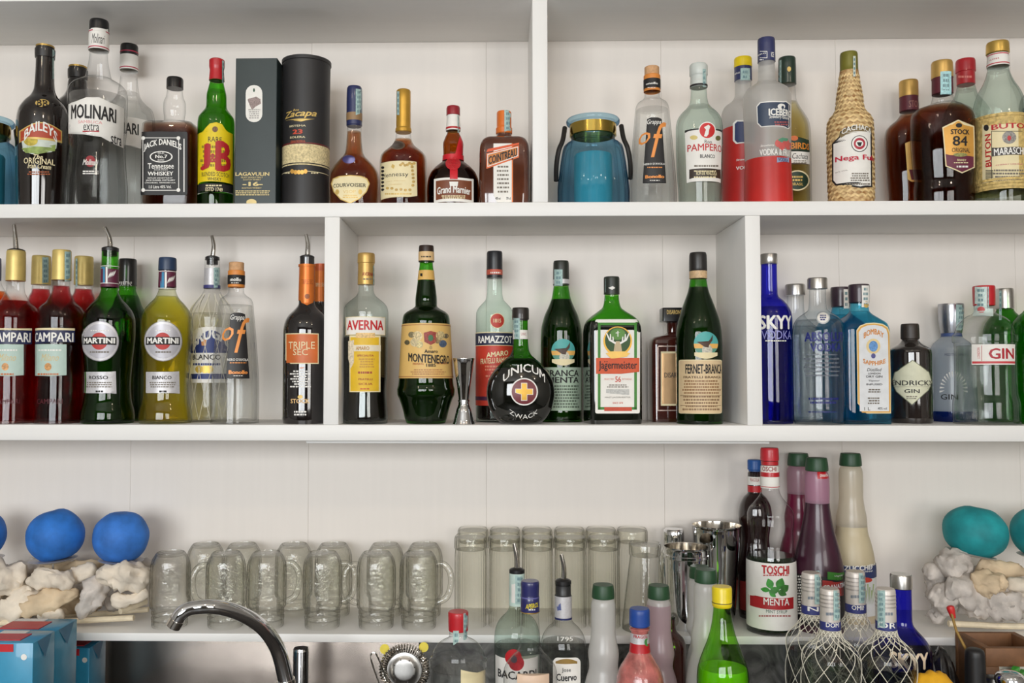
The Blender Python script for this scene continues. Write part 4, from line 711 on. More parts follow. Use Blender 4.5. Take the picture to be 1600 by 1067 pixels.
# triple sec
BL2 = M((24, 20, 20), .06, coat=1.0, var=.1, name='near_black_glass')
def triple(xc, d, label, y0):
    b = Vessel('orange_liqueur_bottle', label, xc, d, 'M', [(661, 35), (650, 36), (520, 36), (505, 34), (493, 28), (484, 19), (478, 14), (474, 12.5), (473, 12.5), (y0+2, 11.5), (y0, 11.5)], group='black bottles with orange neck foil', yc=630)
    b.body(BL2, None, top=True); return b
OF = M((214, 116, 44), .35, .35, name='copper_foil')
b = triple(478, 1.668, 'black orange liqueur bottle with steel pourer and square orange label', 403); b.band(470, 414, OF); b.band(417, 413.5, OF, 'foil_edge', .0022); b.patch([(468, 466), (492, 466), (489, 473), (480, 477), (471, 473)], OF, 'neck_foil_tip', lvl=2); b.t('TRIPLE SEC', 471, 489, 437, 444, M((150, 70, 20), .4), bold=0, parent=b.root); b.patch(oval(480, 463, 4, 4), M((150, 80, 20), .4), 'seal', lvl=3); b.pourer(403, [(481, 383), (478, 366)], 11.5)
o = b.patch(rect(446, 521, 498, 568.5), CREAM, 'label_border', lvl=0); o = b.patch(rect(447.5, 522.5, 496.5, 567), M((204, 104, 46), .45, var=.15, scale=25, name='burnt_orange'), lvl=1, parent=b.root); b.t('TRIPLE', 451, 492, 534, 545, CREAM, bold=.005, parent=o, lvl=3); b.t('SEC', 458, 481, 545, 555, CREAM, bold=.005, parent=o, lvl=3)
b.patch(rect(468, 574, 477, 575.5), ORANGE, 'orange_dash', lvl=1); b.lines(452, 487, 578, 606, 7, WINK, parent=b.root, fill=.5); b.t('STOCK', 454, 484, 623, 630, M((230, 190, 130), .4), bold=.04, parent=b.root); b.patch(oval(469, 620, 4, 3), GOLDP, 'crown', lvl=1); b.lines(458, 480, 641, 650, 2, WINK, parent=b.root)
b = triple(501, 1.768, 'black orange liqueur bottle tucked behind the divider post', 413); b.band(472, 424, OF); b.seg('foil_cap', 424, None, M((204, 92, 40), .35, .2), .0012); b.t('TRIPLE SEC', 492, 508, 442, 448, CREAM, bold=0, parent=b.root)
# ================================================================ middle shelf, central bay
b = Vessel('amaro_bottle', 'pale glass amaro bottle with red lettered white band and yellow label', 571, 1.662, 'M', [(664, 34), (650, 35), (635, 34), (612, 32.5), (580, 34), (490, 35), (481, 33.5), (474, 29), (468, 22), (462, 15), (455, 12), (446, 11.5), (445, 13), (412, 12.5), (411, 13.5), (398, 13.2), (396, 12)], yc=640)
b.body(THIN((240, 246, 244), (90, 116, 110), name='grey_green_glass'), 446); b.liquid(M((20, 13, 10), .1, coat=.4, name='dark_amaro'), 527, .95); b.cap(445, M((196, 160, 92), .38, .5, name='old_gold_foil')); b.t('AVERNA', 566, 583, 426, 431, M((150, 40, 40), .5), parent=b.root); b.lines(566, 583, 434, 438, 1, sc_, parent=b.root); b.strip(583, 586, 415, 445)
b.patch(rect(540, 495.5, 602, 524), CREAM, 'label_border', lvl=0); o = b.patch(rect(541, 496.5, 601, 523), PAPER, 'name_label', lvl=1); b.t('AVERNA', 542.5, 599, 501, 516, M((196, 34, 40), .5), bold=.035, parent=o, lvl=3)
o = b.patch(rect(546, 524, 594.5, 612.5), CREAM, 'label_border', lvl=0); o = b.patch(rect(547.5, 527, 592, 611), M((228, 186, 40), .5, name='mustard_yellow'), 'yellow_label', lvl=1, parent=b.root); b.patch(rect(556, 520, 586, 528), M((226, 190, 130), .5, var=.3, scale=300), 'ornament', lvl=2, parent=o)
b.patch([(544, 533), (553, 531), (553, 566), (548, 576), (544, 560)], M((220, 206, 180), .5, var=.3, scale=300), 'ribbon_medal', lvl=2, parent=o); b.patch(rect(552, 539, 595, 549), M((232, 222, 196), .5), 'ribbon_band', lvl=2, parent=o); b.t('AMARO', 556, 577, 541, 547, M((190, 140, 60), .5), bold=.02, parent=o, lvl=4); rdk = M((170, 80, 40), .5)
b.t('SPECIALITA', 558, 584, 554, 557, rdk, parent=o, lvl=3); b.lines(560, 586, 559, 575, 4, M((200, 150, 50), .5), parent=o, lvl=3); b.lines(556, 586, 579, 585, 1, rdk, parent=o, lvl=3); b.t('FRATELLI', 560, 582, 591, 594, rdk, parent=o, lvl=3); b.t('SICILIA', 560, 582, 598, 601.5, rdk, parent=o, lvl=3); b.lines(561, 580, 606, 609, 1, M((196, 50, 40), .5), parent=o, lvl=3)
# montenegro type
b = Vessel('amaro_bottle', 'dark amaro bottle with flared foot and wide orange cream label', 665.5, 1.664, 'M', [(661, 30), (656, 32), (640, 36), (622, 42), (617, 44.5), (608, 45), (603, 43.5), (596, 42.5), (550, 40), (507, 37.5), (500, 37), (493, 35.5), (487, 30), (482, 21), (478, 17), (470, 17), (455, 15.5), (440, 13.5), (422, 11.5), (412, 10.5), (410, 10.5), (409.5, 12), (387, 11.5), (384, 10.8)], yc=640)
b.body(GREENG, 410); b.liquid(M((26, 12, 8), .6, name='dark_amaro_brown'), 440, .965); b.cap(410, M((46, 30, 24), .4)); b.band(408, 394, M((226, 190, 136), .5), 'cap_label'); b.band(438, 423, M((222, 178, 96), .5), 'neck_label'); b.lines(656, 675, 399, 403, 1, INK, parent=b.root); b.patch(rect(652, 427, 660, 432), INK, 'neck_mark', lvl=3)
o = b.band(591, 507, M((228, 188, 112), .5, var=.05, scale=15, name='apricot_paper'), 'wide_label', .0007); b.n = 3
for y in (509, 588): b.band(y+1.2, y, M((176, 120, 70), .5), 'label_line', .0011)
for x, y, r_, c in ((636, 535, 4, (90, 84, 60)), (643, 523, 5, (130, 120, 90)), (652, 525, 8, (216, 196, 150)), (648, 535, 7, (206, 190, 150)), (655, 538, 6, (212, 196, 140)), (688, 524, 7, (200, 180, 130)), (692, 537, 6, (80, 96, 120)), (684, 532, 5, (150, 130, 90)), (697, 525, 4, (110, 100, 80))): b.patch(oval(x, y, r_, r_*.95), M(c, .5, var=.35, scale=350), 'medal', lvl=4, parent=o)
b.patch([(662, 520), (673, 517), (684, 520), (683, 534), (673, 539), (663, 534)], M((150, 60, 50), .5, var=.4, scale=300), 'coat_of_arms', lvl=4, parent=o); b.patch(oval(673, 528, 4, 5), M((60, 110, 70), .5), 'shield', lvl=5, parent=o); b.patch(oval(673, 543, 2.5, 3), M((180, 150, 90), .5), 'emblem', lvl=4, parent=o)
b.t('Amaro', 663, 684, 546, 551.5, INK, bold=.03, lvl=5, parent=o); b.t('MONTENEGRO', 638, 702, 554, 567, INK, bold=.035, arc=-1, slope=-4, lvl=5, parent=o); b.t('PREMIATA', 645, 662, 567, 570, rdk, lvl=5, parent=o, bold=0); b.t('1885', 666, 681, 568, 573, INK, lvl=5, parent=o, bold=.02); b.t('SPECIALITA', 683, 700, 566, 569, rdk, lvl=5, parent=o, bold=0); b.lines(640, 698, 576, 586, 3, M((190, 140, 90), .5), parent=o, lvl=5)
# jigger
b = Vessel('jigger', 'polished steel double jigger standing between the amaro bottles', 724.5, 1.64, 'M', [(664, 17.5), (661, 17), (640, 11.5), (630, 8.2), (628, 8.2), (627.5, 9), (625, 9), (624.5, 8), (610, 9.5), (580, 14), (563, 16.5), (561, 17.2), (559.5, 16.8)], cat='jigger', yc=650)
b.body(CHROME, None, 'jigger_body'); link('inner_cup', loftmesh([(b.z(600), .006, .006, 1), (b.z(563), b.fw(b.z(563))-.001, b.fw(b.z(563))-.001, 1), (b.z(559.6), b.fw(b.z(559.6))-.0004, b.fw(b.z(559.6))-.0004, 1)], bot=True, top=False), CHROME, b.root)
# red label amaro
b = Vessel('amaro_bottle', 'clear amaro bottle with navy band and red label behind the round black one', 773, 1.735, 'M', [(656, 29), (640, 29.5), (520, 29.5), (490, 29), (482, 26), (475, 20), (468, 14), (458, 12), (436, 11.5), (435, 12.3), (396, 12), (393, 11)], yc=630)
b.body(MINTG, 436); b.liquid(M((24, 14, 12), .12, coat=.3, name='dark_liquor'), 548, .95); b.cap(435, M((38, 38, 42), .35, name='graphite_cap')); b.band(430, 422, M((196, 90, 70), .5), 'cap_band'); b.lines(764, 784, 424, 428, 1, WINK, parent=b.root); b.patch(oval(777, 501, 11.5, 12), CREAM, 'seal_rim', lvl=0); o = b.patch(oval(777, 501, 10.5, 11), M((186, 54, 40), .5), 'red_seal', lvl=1); b.t('1815', 771, 783, 498, 504, CREAM, parent=o, lvl=3)
o = b.band(541, 520, CREAM, 'name_border', .0005); o = b.band(540, 521.5, M((36, 42, 70), .5, name='ink_navy'), 'name_band', .0008); b.t('RAMAZZOTTI', 747.5, 805, 525.5, 536.5, WINK, bold=.04, parent=o, lvl=4); o = b.band(633, 541, M((196, 58, 40), .5, name='tomato_red'), 'red_label', .0005); b.t('AMARO', 760, 794, 549, 557, CREAM, bold=.03, slope=4, parent=o, lvl=3); b.t('FRATELLI RAMAZZOTTI', 751, 803, 559, 567, CREAM, bold=.02, slope=4, parent=o, lvl=3); b.lines(757, 790, 570, 600, 6, M((226, 140, 110), .5), parent=o, lvl=3, fill=.3); b.band(625, 619, M((70, 30, 60), .5), 'purple_band', .0009)
# round black bottle
b = Vessel('herbal_liqueur_bottle', 'round flattened black bottle with white cross roundel in the shelf centre', 813.5, 1.652, 'M', [(663, 28), (659, 33), (650, 42), (635, 50), (615, 53.5), (598, 51.5), (582, 44), (570, 34), (561, 24), (554, 16.5), (546, 13), (535, 12), (520, 11.5), (500, 11.5), (499, 13), (484, 13), (481, 12)], cat='bottle', ratio=.55, ell=True, yc=620)
b.seg('filled_body', None, 575, M((12, 14, 10), .05, coat=1, var=.3, name='black_green_glass'), top=False); b.seg('glass_neck', 575, 500, GREENG, top=False, bot=False); b.liquid(M((14, 16, 8), .6), 560, .94); b.cap(501, M((40, 34, 30), .35, coat=.3, name='brown_black_cap')); b.band(530, 516, PAPER); b.strip(801, 812, 497, 530, lvl=4); b.t('UNICUM', 814, 825, 520, 524, M((170, 90, 90), .5), parent=b.root, bold=0)
b.t('UNICUM', 786, 851, 577, 590, WINK, bold=.02, arc=17, lvl=1, parent=b.root); b.t('ZWACK', 796, 840, 643, 650, WINK, bold=.005, arc=-9, lvl=1, parent=b.root)
b.patch(oval(819, 612, 21.5, 21.5, 36), WINK, 'roundel_rim', lvl=2); o = b.patch(oval(819, 612, 19.5, 19.5, 36), M((112, 28, 36), .4, name='claret'), 'roundel', lvl=3, parent=b.root)
for w in ((4.8, 14, WINK, 4), (4, 13, M((226, 176, 60), .4, .2), 6)):
    b.patch(rect(819-w[0], 612-w[1], 819+w[0], 612+w[1]), w[2], 'cross_upright', lvl=w[3], parent=o); b.patch(rect(819-w[1], 612-w[0], 819+w[1], 612+w[0]), w[2], 'cross_bar', lvl=w[3]+1, parent=o)
# eagle bottles
def eagle(b, cx, cy, r):
    o = b.patch(oval(cx, cy, r, r*1.0, 32), M((80, 170, 166), .5, name='teal_sky'), 'eagle_roundel', lvl=1)
    b.patch([p for p in oval(cx, cy, r, r, 32) if p[1] >= cy-2], M((232, 178, 92), .5), 'sunset', lvl=2, parent=o); b.patch([p for p in oval(cx, cy, r, r, 32) if p[1] >= cy+7], M((90, 150, 130), .5), 'sea', lvl=3, parent=o)
    b.patch(oval(cx+2, cy+10, 8, 9), M((200, 196, 180), .5, var=.3, scale=300), 'globe', lvl=4, parent=o); b.patch([(cx-16, cy-4), (cx-8, cy-3), (cx, cy), (cx+7, cy-7), (cx+11, cy-14), (cx+10, cy-5), (cx+5, cy+2), (cx+4, cy+6), (cx-2, cy+5), (cx-8, cy+1)], M((70, 48, 34), .5), 'eagle_emblem', lvl=5, parent=o)
    b.patch(bow(cx-r*.95, cy+r*.72, cx+r*.95, cy+r*.98, -5), CREAM, 'ribbon', lvl=6, parent=o)
b = Vessel('mint_amaro_bottle', 'dark green bottle with eagle roundel and pale green label', 877.5, 1.735, 'M', [(657, 32), (640, 32.5), (540, 32.5), (515, 31.5), (495, 27), (478, 19.5), (466, 15), (455, 13), (447, 12), (446, 12.5), (411, 12), (408, 11)], yc=630)
b.body(GREENG, 447); b.liquid(M((18, 13, 10), .6), 468, .955); b.cap(446, M((40, 44, 38), .4, name='dark_olive_cap')); b.band(444, 437, SILV); b.strip(866, 879, 421, 447, lvl=5)
eagle(b, 880, 548, 18.5); o = b.patch(rect(847, 574, 908, 641), M((170, 190, 168), .55, var=.05, name='sage_paper'), lvl=0); b.t('BRANCA', 853, 904, 578, 588, INK, bold=.03, parent=o, lvl=2); b.t('MENTA', 856, 904, 589, 598, INK, bold=.03, parent=o, lvl=2); b.lines(850, 906, 601, 638, 8, M((90, 104, 88), .5), parent=o, lvl=2, fill=.85)
b = Vessel('amaro_bottle', 'tall dark bitter bottle with eagle roundel and tan paper label', 1093, 1.664, 'M', [(663, 35), (655, 36), (545, 36), (520, 35), (503, 32.5), (488, 28), (470, 21.5), (458, 17), (448, 14.5), (438, 13), (436, 12.5), (435.5, 13.3), (424, 13.3), (423, 13.8), (399, 13.2), (395, 12)], yc=640)
b.body(GREENG, 436); b.liquid(M((14, 10, 9), .6, name='black_bitter'), 449, .965); b.cap(424, M((36, 33, 32), .35, name='charcoal_cap')); b.band(435.5, 424, M((204, 172, 130), .5, var=.2, scale=300), 'paper_collar')
eagle(b, 1103, 537, 19); o = b.patch(rrect(1060.5, 562, 1128, 646, 3), CREAM, 'label_border', lvl=0); o = b.patch(rrect(1061.5, 563.5, 1128, 645, 3), M((222, 196, 154), .55, var=.06, scale=40, name='tan_paper'), lvl=1, parent=b.root); b.t('FERNET-BRANCA', 1071, 1127, 569, 584, INK, bold=.035, parent=o, lvl=3); b.t('FRATELLI BRANCA', 1068, 1126, 587.5, 591, M((90, 60, 36), .5), parent=o, lvl=3); b.lines(1066, 1126, 593, 616, 5, M((150, 112, 76), .5), parent=o, lvl=3, fill=.85); b.lines(1066, 1126, 617, 642, 5, M((140, 110, 80), .5), parent=o, lvl=3, fill=.8)
b.patch(rect(1063, 617.5, 1126, 618.3), M((90, 60, 36), .5), 'rule', lvl=2, parent=o); b.patch(rect(1063, 633, 1126, 633.8), M((90, 60, 36), .5), 'rule', lvl=2, parent=o)
# stag liqueur
b = Vessel('herbal_liqueur_bottle', 'square dark green bottle with stag roundel and orange name band', 961, 1.672, 'M', [(664, 41, 31, .3), (655, 42, 32, .3), (520, 42, 32, .3), (508, 41, 31, .32), (499, 38, 28, .4), (491, 31, 23, .6), (484, 22, 18, .9), (478, 15, 15, 1), (470, 12.5, 12.5, 1), (458, 11.5), (457, 12.3), (432, 12.3), (429, 11.5)], front=True, ratio=.76, rot=7, yc=630)
b.seg('filled_body', None, 503, M((14, 18, 12), .06, coat=1, var=.3), top=False); b.seg('glass_shoulder', 503, 458, GREENG, top=False, bot=False); b.liquid(M((14, 16, 8), .6), 500, .95); b.cap(457, M((40, 46, 40), .4, name='green_black_cap')); b.strip(941, 946, 430, 470, lvl=4); b.patch([(950, 450), (957, 447), (961, 450), (956, 453)], WINK, 'stag_mark', lvl=5)
o = b.patch(rrect(930, 499, 999.5, 646, 3), PAPER, lvl=0); gb = M((60, 130, 44), .5, name='leaf_green'); b.frame(934, 504, 995, 640, 4.2, gb, parent=o, lvl=1); b.patch(oval(965, 533, 22.5, 23, 32), M((206, 160, 60), .4, .4), 'roundel_rim', lvl=2, parent=o); b.patch(oval(965, 532, 20, 20.5, 32), M((46, 80, 34), .5, name='forest_green'), 'roundel', lvl=3, parent=o); b.patch(oval(965, 522, 12, 9), M((90, 140, 60), .5), 'halo', lvl=4, parent=o)
b.patch([(960, 538), (962, 533), (968, 533), (970, 538), (972, 552), (958, 552)], M((196, 176, 140), .5), 'stag_head', lvl=5, parent=o)
for sx in (-1, 1):
    for q in ([(965+sx*3, 535), (965+sx*12, 530), (965+sx*17, 520), (965+sx*18.5, 521), (965+sx*14, 532), (965+sx*4, 538)], [(965+sx*10, 531), (965+sx*11, 522), (965+sx*12.5, 522), (965+sx*12.5, 531)], [(965+sx*6, 533), (965+sx*7, 526), (965+sx*8.5, 526), (965+sx*8.5, 533)]): b.patch(q, WINK, 'antler', lvl=6, parent=o)
b.patch(rect(964.3, 517, 965.7, 526), WINK, 'cross_upright', lvl=6, parent=o); b.patch(rect(961.5, 519.5, 968.5, 521), WINK, 'cross_bar', lvl=7, parent=o); b.patch([(946, 552), (955, 549), (975, 549), (984, 552), (976, 560), (954, 560)], M((216, 176, 90), .4, .3), 'oak_leaves', lvl=6, parent=o)
q = b.patch(rect(931, 559, 998.5, 584), M((212, 84, 40), .5, name='bright_orange'), 'name_band', lvl=5, parent=o); b.t('Jagermeister', 935, 995, 564, 580, INK, bold=.02, parent=o, lvl=7); b.patch(oval(944.6, 565, .9, .9, 8), INK, 'umlaut_dot', lvl=7, parent=o, nx=2); b.patch(oval(948, 565, .9, .9, 8), INK, 'umlaut_dot', lvl=7, parent=o, nx=2)
b.t('56', 961, 970, 588, 597, M((206, 70, 40), .5), parent=o, lvl=2); b.t('SELECTED', 944, 959, 591, 593.5, M((206, 100, 70), .5), parent=o, lvl=2, bold=0); b.t('BOTANICALS', 972, 987, 591, 593.5, M((206, 100, 70), .5), parent=o, lvl=2, bold=0); b.lines(948, 982, 600, 606, 2, sc_, parent=o, lvl=2); b.patch(rect(947, 608, 983, 617), M((196, 196, 192), .6, var=.2, scale=300), 'engraving', lvl=1, parent=o); b.t('MAST-JAGERMEISTER', 945, 985, 619.5, 622.5, sc_, parent=o, lvl=2, bold=0); b.t('SINCE 1878', 957, 973, 628, 631, M((206, 70, 40), .5), parent=o, lvl=2, bold=0); b.patch(rect(944, 636, 987, 642), M((196, 70, 40), .5), 'label_foot', lvl=3, parent=o)
# almond liqueur
b = Vessel('almond_liqueur_bottle', 'rectangular brown almond liqueur bottle with gold label and square black cap', 1057, 1.75, 'M', [(655, 37, 26, .3), (640, 37, 26, .3), (540, 37, 26, .3), (532, 36, 25, .3), (526, 32, 22, .4), (522, 14, 14, .8), (518, 9, 9, 1), (504, 9, 9, 1), (502, 10, 10, .6), (501, 18, 15, .2), (481, 18, 15, .2), (479.5, 17, 14, .2)], front=True, ratio=.7, yc=630)
b.body(M((66, 28, 22), .1, coat=1, var=.25, scale=40, bump=.1, name='chestnut_glass'), 503, top=True); b.cap(503, BLACK); b.t('DISARONNO', 1042, 1075, 484.5, 491, GOLDP, parent=b.root); b.frame(1027, 540, 1088, 642, 1.6, M((190, 170, 160), .2, .3), parent=b.root, name='moulded_edge', lvl=0)
o = b.patch(rect(1032.5, 549, 1082, 634), CREAM, 'label_border', lvl=0); o = b.patch(rect(1034, 552, 1080, 631), M((216, 176, 130), .25, .6, name='gold_mirror_paper'), lvl=1, parent=b.root); b.t('DISARONNO', 1038, 1080, 582, 590, INK, bold=.02, parent=o, lvl=3)
# ================================================================ middle shelf, last bay
BLUEG = M((26, 22, 150), .06, coat=1.0, var=.15, scale=20, name='cobalt_glass'); COB = THIN((110, 110, 236), (10, 8, 80), name='cobalt_thin_glass')
b = Vessel('vodka_bottle', 'cobalt blue vodka bottle with silver cap beside the divider', 1204.5, 1.68, 'M', [(661, 33), (655, 34), (500, 34), (487, 32), (477, 27), (469, 20), (464, 14), (458, 12.5), (413, 12), (412, 12.6), (398, 12.6), (397, 12)], yc=630)
b.body(COB, 413); b.liquid(LIQ((70, 50, 190), .2, name='blue_filled'), 480, .95); b.cap(413, BRUSH); b.t('SKYY', 1186, 1236, 493, 515, WINK, bold=.045, parent=b.root); b.t('VODKA', 1190, 1236, 517, 530, M((150, 150, 220), .5), bold=0, parent=b.root); b.lines(1194, 1232, 531, 534, 1, WINK, parent=b.root)
def clearvodka(xc, d, label, full):
    dy = 0 if full else 10
    b = Vessel('vodka_bottle', label, xc, d, 'M', [(661, 37), (654, 38.2), (525, 38.5) if full else (525, 36), (508, 37) if full else (515, 34), (498+dy, 32) if full else (508, 28), (490+dy, 22) if full else (499, 18), (485+dy, 15), (480+dy, 13.5), (452+dy, 12.5), (451.5+dy, 15), (437+dy, 15), (434.5+dy, 14)], group='clear vodka bottles with blue lettering', yc=630)
    b.body(THIN((252, 254, 255), (116, 134, 140), name='cool_clear_glass', base=.03), 452+dy); b.liquid(WATER, 500+dy); b.cap(452+dy, BRUSH); return b
clearvodka(1245, 1.765, 'clear vodka bottle with silver cap in the rear row beside the cobalt one', False)
b = clearvodka(1280, 1.652, 'clear vodka bottle with bold blue lettering printed on the glass', True); vb = M((24, 36, 116), .4, name='vodka_blue'); b.t('ABSOLUT', 1257, 1317, 519, 534, vb, bold=.045, parent=b.root); b.t('VODKA', 1266, 1314, 536, 549.5, vb, bold=.045, parent=b.root); b.patch(oval(1286, 496, 11, 10), M((190, 196, 200), .35, .4), 'medallion', lvl=0); b.patch(oval(1286, 496, 9, 8), PAPER, 'medallion_field', lvl=1); b.lines(1281, 1291, 491, 501, 3, vb, parent=b.root, lvl=3)
for i in range(6): b.lines(1254, 1314, 552+i*6.5, 556+i*6.5, 1, M((110, 116, 126), .5), parent=b.root, fill=.8)
b.lines(1262, 1312, 620, 632, 2, vb, parent=b.root); b.lines(1256, 1314, 642, 645, 1, vb, parent=b.root)
AQ = THIN((150, 222, 240), (20, 120, 165), name='aqua_glass')
def aqua(xc, d, label, full):
    pr = [(662, 38, 30, .35), (655, 39, 31, .35), (515, 38, 30, .35), (505, 36, 28, .4), (496, 27, 22, .6), (488, 18, 16, .9), (484, 15, 15, 1), (471, 14, 14, 1), (470, 15.5, 15.5, 1), (444, 16, 16, 1), (441.5, 15, 15, 1)]
    if not full: pr = [(655, 34, 26, .35), (640, 34, 26, .35), (515, 33, 26, .35), (505, 30, 24, .5), (496, 22, 19, .8), (489, 15, 15, 1), (480, 13, 13, 1), (479, 14, 14, 1), (451, 14.5, 14.5, 1), (449, 14, 14, 1)]
    b = Vessel('gin_bottle', label, xc, d, 'M', pr, group='aqua blue gin bottles', front=full, ratio=.78, rot=5, yc=630)
    b.body(AQ, 471 if full else 480); b.liquid(LIQ((130, 220, 234), name='aqua_filled'), 484 if full else 492, .95); b.cap(471 if full else 480, M((52, 36, 46), .35, coat=.3, name='aubergine_cap')); return b
b = aqua(1316, 1.768, 'aqua gin bottle with dark cap in the rear row', False); b.strip(1318, 1326, 452, 482, lvl=2, mat=PAPER)
b = aqua(1358, 1.672, 'aqua blue square gin bottle with arched white and gold label', True); o = b.strip(1346, 1358, 446, 480, lvl=2, mat=PAPER); b.patch(oval(1353, 476, 4, 5), GOLDP, 'seal', lvl=4)
q = [(1340, 646), (1338, 516), (1343, 509), (1353, 505), (1366, 504), (1379, 506), (1387, 511), (1390, 520), (1392, 646)]
o = b.patch(q, CREAM, 'label_border', lvl=0); o = b.patch([(1365+(x-1365)*.96, 577+(y-577)*.98) for x, y in q], M((222, 170, 80), .5), 'label_gold_line', lvl=1, parent=b.root); o = b.patch([(1365+(x-1365)*.88, 577+(y-577)*.95) for x, y in q], M((222, 224, 226), .5, name='pale_grey_paper'), lvl=2, parent=b.root)
og2 = M((216, 140, 50), .5); b.t('BOMBAY', 1349, 1380, 517, 526, og2, bold=.03, arc=7, lvl=4, parent=o); b.patch(oval(1364, 541, 11, 12), M((230, 206, 150), .5), 'portrait_rim', lvl=3, parent=o); b.patch(oval(1364, 541, 7, 8.5), M((100, 150, 206), .5, var=.3, scale=300), 'portrait', lvl=4, parent=o); b.patch(oval(1364, 556, 3.5, 4), M((80, 80, 140), .4), 'gem', lvl=4, parent=o); b.t('SAPPHIRE', 1348, 1383, 562, 569, og2, bold=.03, arc=-4, lvl=4, parent=o)
b.t('Distilled', 1354, 1377, 575, 580, INK, shear=.3, bold=0, lvl=4, parent=o); b.t('LONDON', 1356, 1375, 582, 585, INK, lvl=4, parent=o); b.t('DRY GIN', 1353, 1378, 586.5, 590, INK, bold=.02, lvl=4, parent=o); b.t('Vapour', 1357, 1374, 593, 597, INK, shear=.3, bold=0, lvl=4, parent=o); b.t('INFUSED', 1353, 1378, 599, 602, INK, lvl=4, parent=o); b.lines(1354, 1377, 607, 614, 2, sc_, parent=o, lvl=4); b.lines(1355, 1375, 620, 632, 3, sc_, parent=o, lvl=4); b.t('1 L', 1350, 1359, 636, 641, INK, bold=0, lvl=4, parent=o); b.t('40% vol', 1371, 1385, 636, 640, INK, bold=0, lvl=4, parent=o)
# apothecary gin
b = Vessel('gin_bottle', 'short black apothecary gin bottle with cream diamond label', 1424, 1.70, 'M', [(658, 30), (652, 31.5), (553, 31.5), (547, 30.5), (543, 26), (538, 18), (533, 13), (530, 12), (529, 13.5), (509, 13), (506, 12)], yc=630)
b.body(M((34, 28, 26), .06, coat=1, var=.2, scale=20, name='smoked_black_glass'), 531, top=True); b.cap(531, M((50, 42, 36), .45, bump=.2, name='ribbed_dark_cap')); q = [(1426, 562), (1452, 581), (1457, 598), (1451, 610), (1425, 633), (1400, 612), (1393, 597), (1397, 582)]
o = b.patch(q, M((120, 124, 100), .5), 'label_border', lvl=0); o = b.patch([(1426+(x-1426)*.96, 597+(y-597)*.96) for x, y in q], M((214, 214, 188), .55, var=.08, scale=60, name='lichen_paper'), 'diamond_label', lvl=1, parent=b.root); b.t("HENDRICK'S", 1390, 1456, 594, 602, INK, bold=.015, parent=o, lvl=3); b.t('GIN', 1413, 1437, 608, 614, INK, bold=.015, parent=o, lvl=3); b.lines(1414, 1435, 618, 624, 2, sc_, parent=o, lvl=3); b.patch(rect(1398, 604, 1452, 604.6), sc_, 'rule', lvl=2, parent=o)
# frosted blue gin
b = Vessel('gin_bottle', 'frosted pale blue gin bottle with tall silver cap behind the ribbed gin', 1489, 1.766, 'M', [(656, 34), (645, 35), (580, 33), (545, 30), (536, 26), (530, 19), (526, 15), (521, 14.5), (520.5, 15), (478, 18.5), (475, 18)], yc=630)
b.body(MILKY((222, 230, 240), .55, .25, .5, name='frosted_blue_glass'), 521); b.seg('blue_foot', None, 642, THIN((60, 100, 180), (20, 40, 110)), .0006, top=False); b.cap(521, M((176, 178, 184), .25, .9, name='satin_silver')); b.strip(1494, 1511, 476, 516, lvl=2); b.band(526, 521, M((60, 80, 130), .5), 'blue_collar'); b.t('MEDITERRANEAN', 1476, 1512, 552, 556, M((70, 76, 96), .5), bold=0, parent=b.root); b.t('GIN', 1470, 1497, 616, 624, INK, bold=.01, parent=b.root)
for i in range(16): a = math.pi*i/15; b.patch([(1490+14*math.cos(a), 610-20*math.sin(a)), (1490+22*math.cos(a-.05), 612-32*math.sin(a-.05)), (1490+22*math.cos(a+.05), 612-32*math.sin(a+.05))], WINK, 'spray_leaf', lvl=0, nx=2)
# ribbed gin
def ribbed(xc, d, shelf, label, s, yo, pr=None):
    Y = lambda y: yo+(y-447)*s
    b = Vessel('gin_bottle', label, xc, d, shelf, [(Y(662), 47*s), (Y(655), 48.5*s), (Y(630), 48*s), (Y(622), 46.5*s), (Y(616), 45*s), (Y(575), 44*s), (Y(536), 44*s), (Y(534), 46.5*s), (Y(524), 46.5*s), (Y(521), 43.5*s), (Y(510), 40*s), (Y(500), 33*s), (Y(494), 25*s), (Y(490), 17*s), (Y(486), 14.5*s), (Y(478), 14.5*s), (Y(477), 15.5*s), (Y(449), 16*s), (Y(447), 15*s)], group='ribbed clear gin bottles with red and white seal', yc=Y(640) if shelf == 'M' else Y(560))
    b.body(CLEAR, Y(478)); b.liquid(WATER, Y(540)); b.cap(Y(478), M((190, 30, 40), .4, coat=.2)); return b
b = ribbed(1541.5, 1.662, 'M', 'clear ribbed gin bottle with red lettered white label', 1.0, 447); b.strip(1523, 1542, 448, 482, lvl=3, mat=M((200, 218, 212), .5, var=.2, scale=200)); b.strip(1543, 1545, 448, 486, lvl=3); b.patch(rect(1520, 482, 1552, 494), M((206, 222, 216), .5), 'paper_seal', lvl=4); b.patch(oval(1533, 484, 6, 5), M((200, 90, 90), .5), 'red_seal', lvl=5)
o = b.patch(rect(1518, 538, 1586, 570), PAPER, lvl=0); b.patch(rect(1519, 564.5, 1586, 568), M((200, 60, 66), .5), 'red_line', lvl=1, parent=o); b.t('GIN', 1545, 1584, 544, 561, M((176, 34, 48), .5), bold=.03, parent=o, lvl=2); b.patch(rect(1533.5, 540, 1534.3, 564), RED, 'red_rule', lvl=1, parent=o); b.t('LONDON', 1527, 1531, 543, 560, M((200, 80, 80), .5), rot=90, bold=0, parent=o, lvl=2)
b = Vessel('gin_bottle', 'green gin bottle with ringed silver cap behind the ribbed gin', 1574, 1.765, 'M', [(656, 32), (640, 32), (520, 32), (505, 28), (494, 20), (486, 13), (483, 12), (482, 13), (454, 12.5), (451, 11.5)], yc=630)
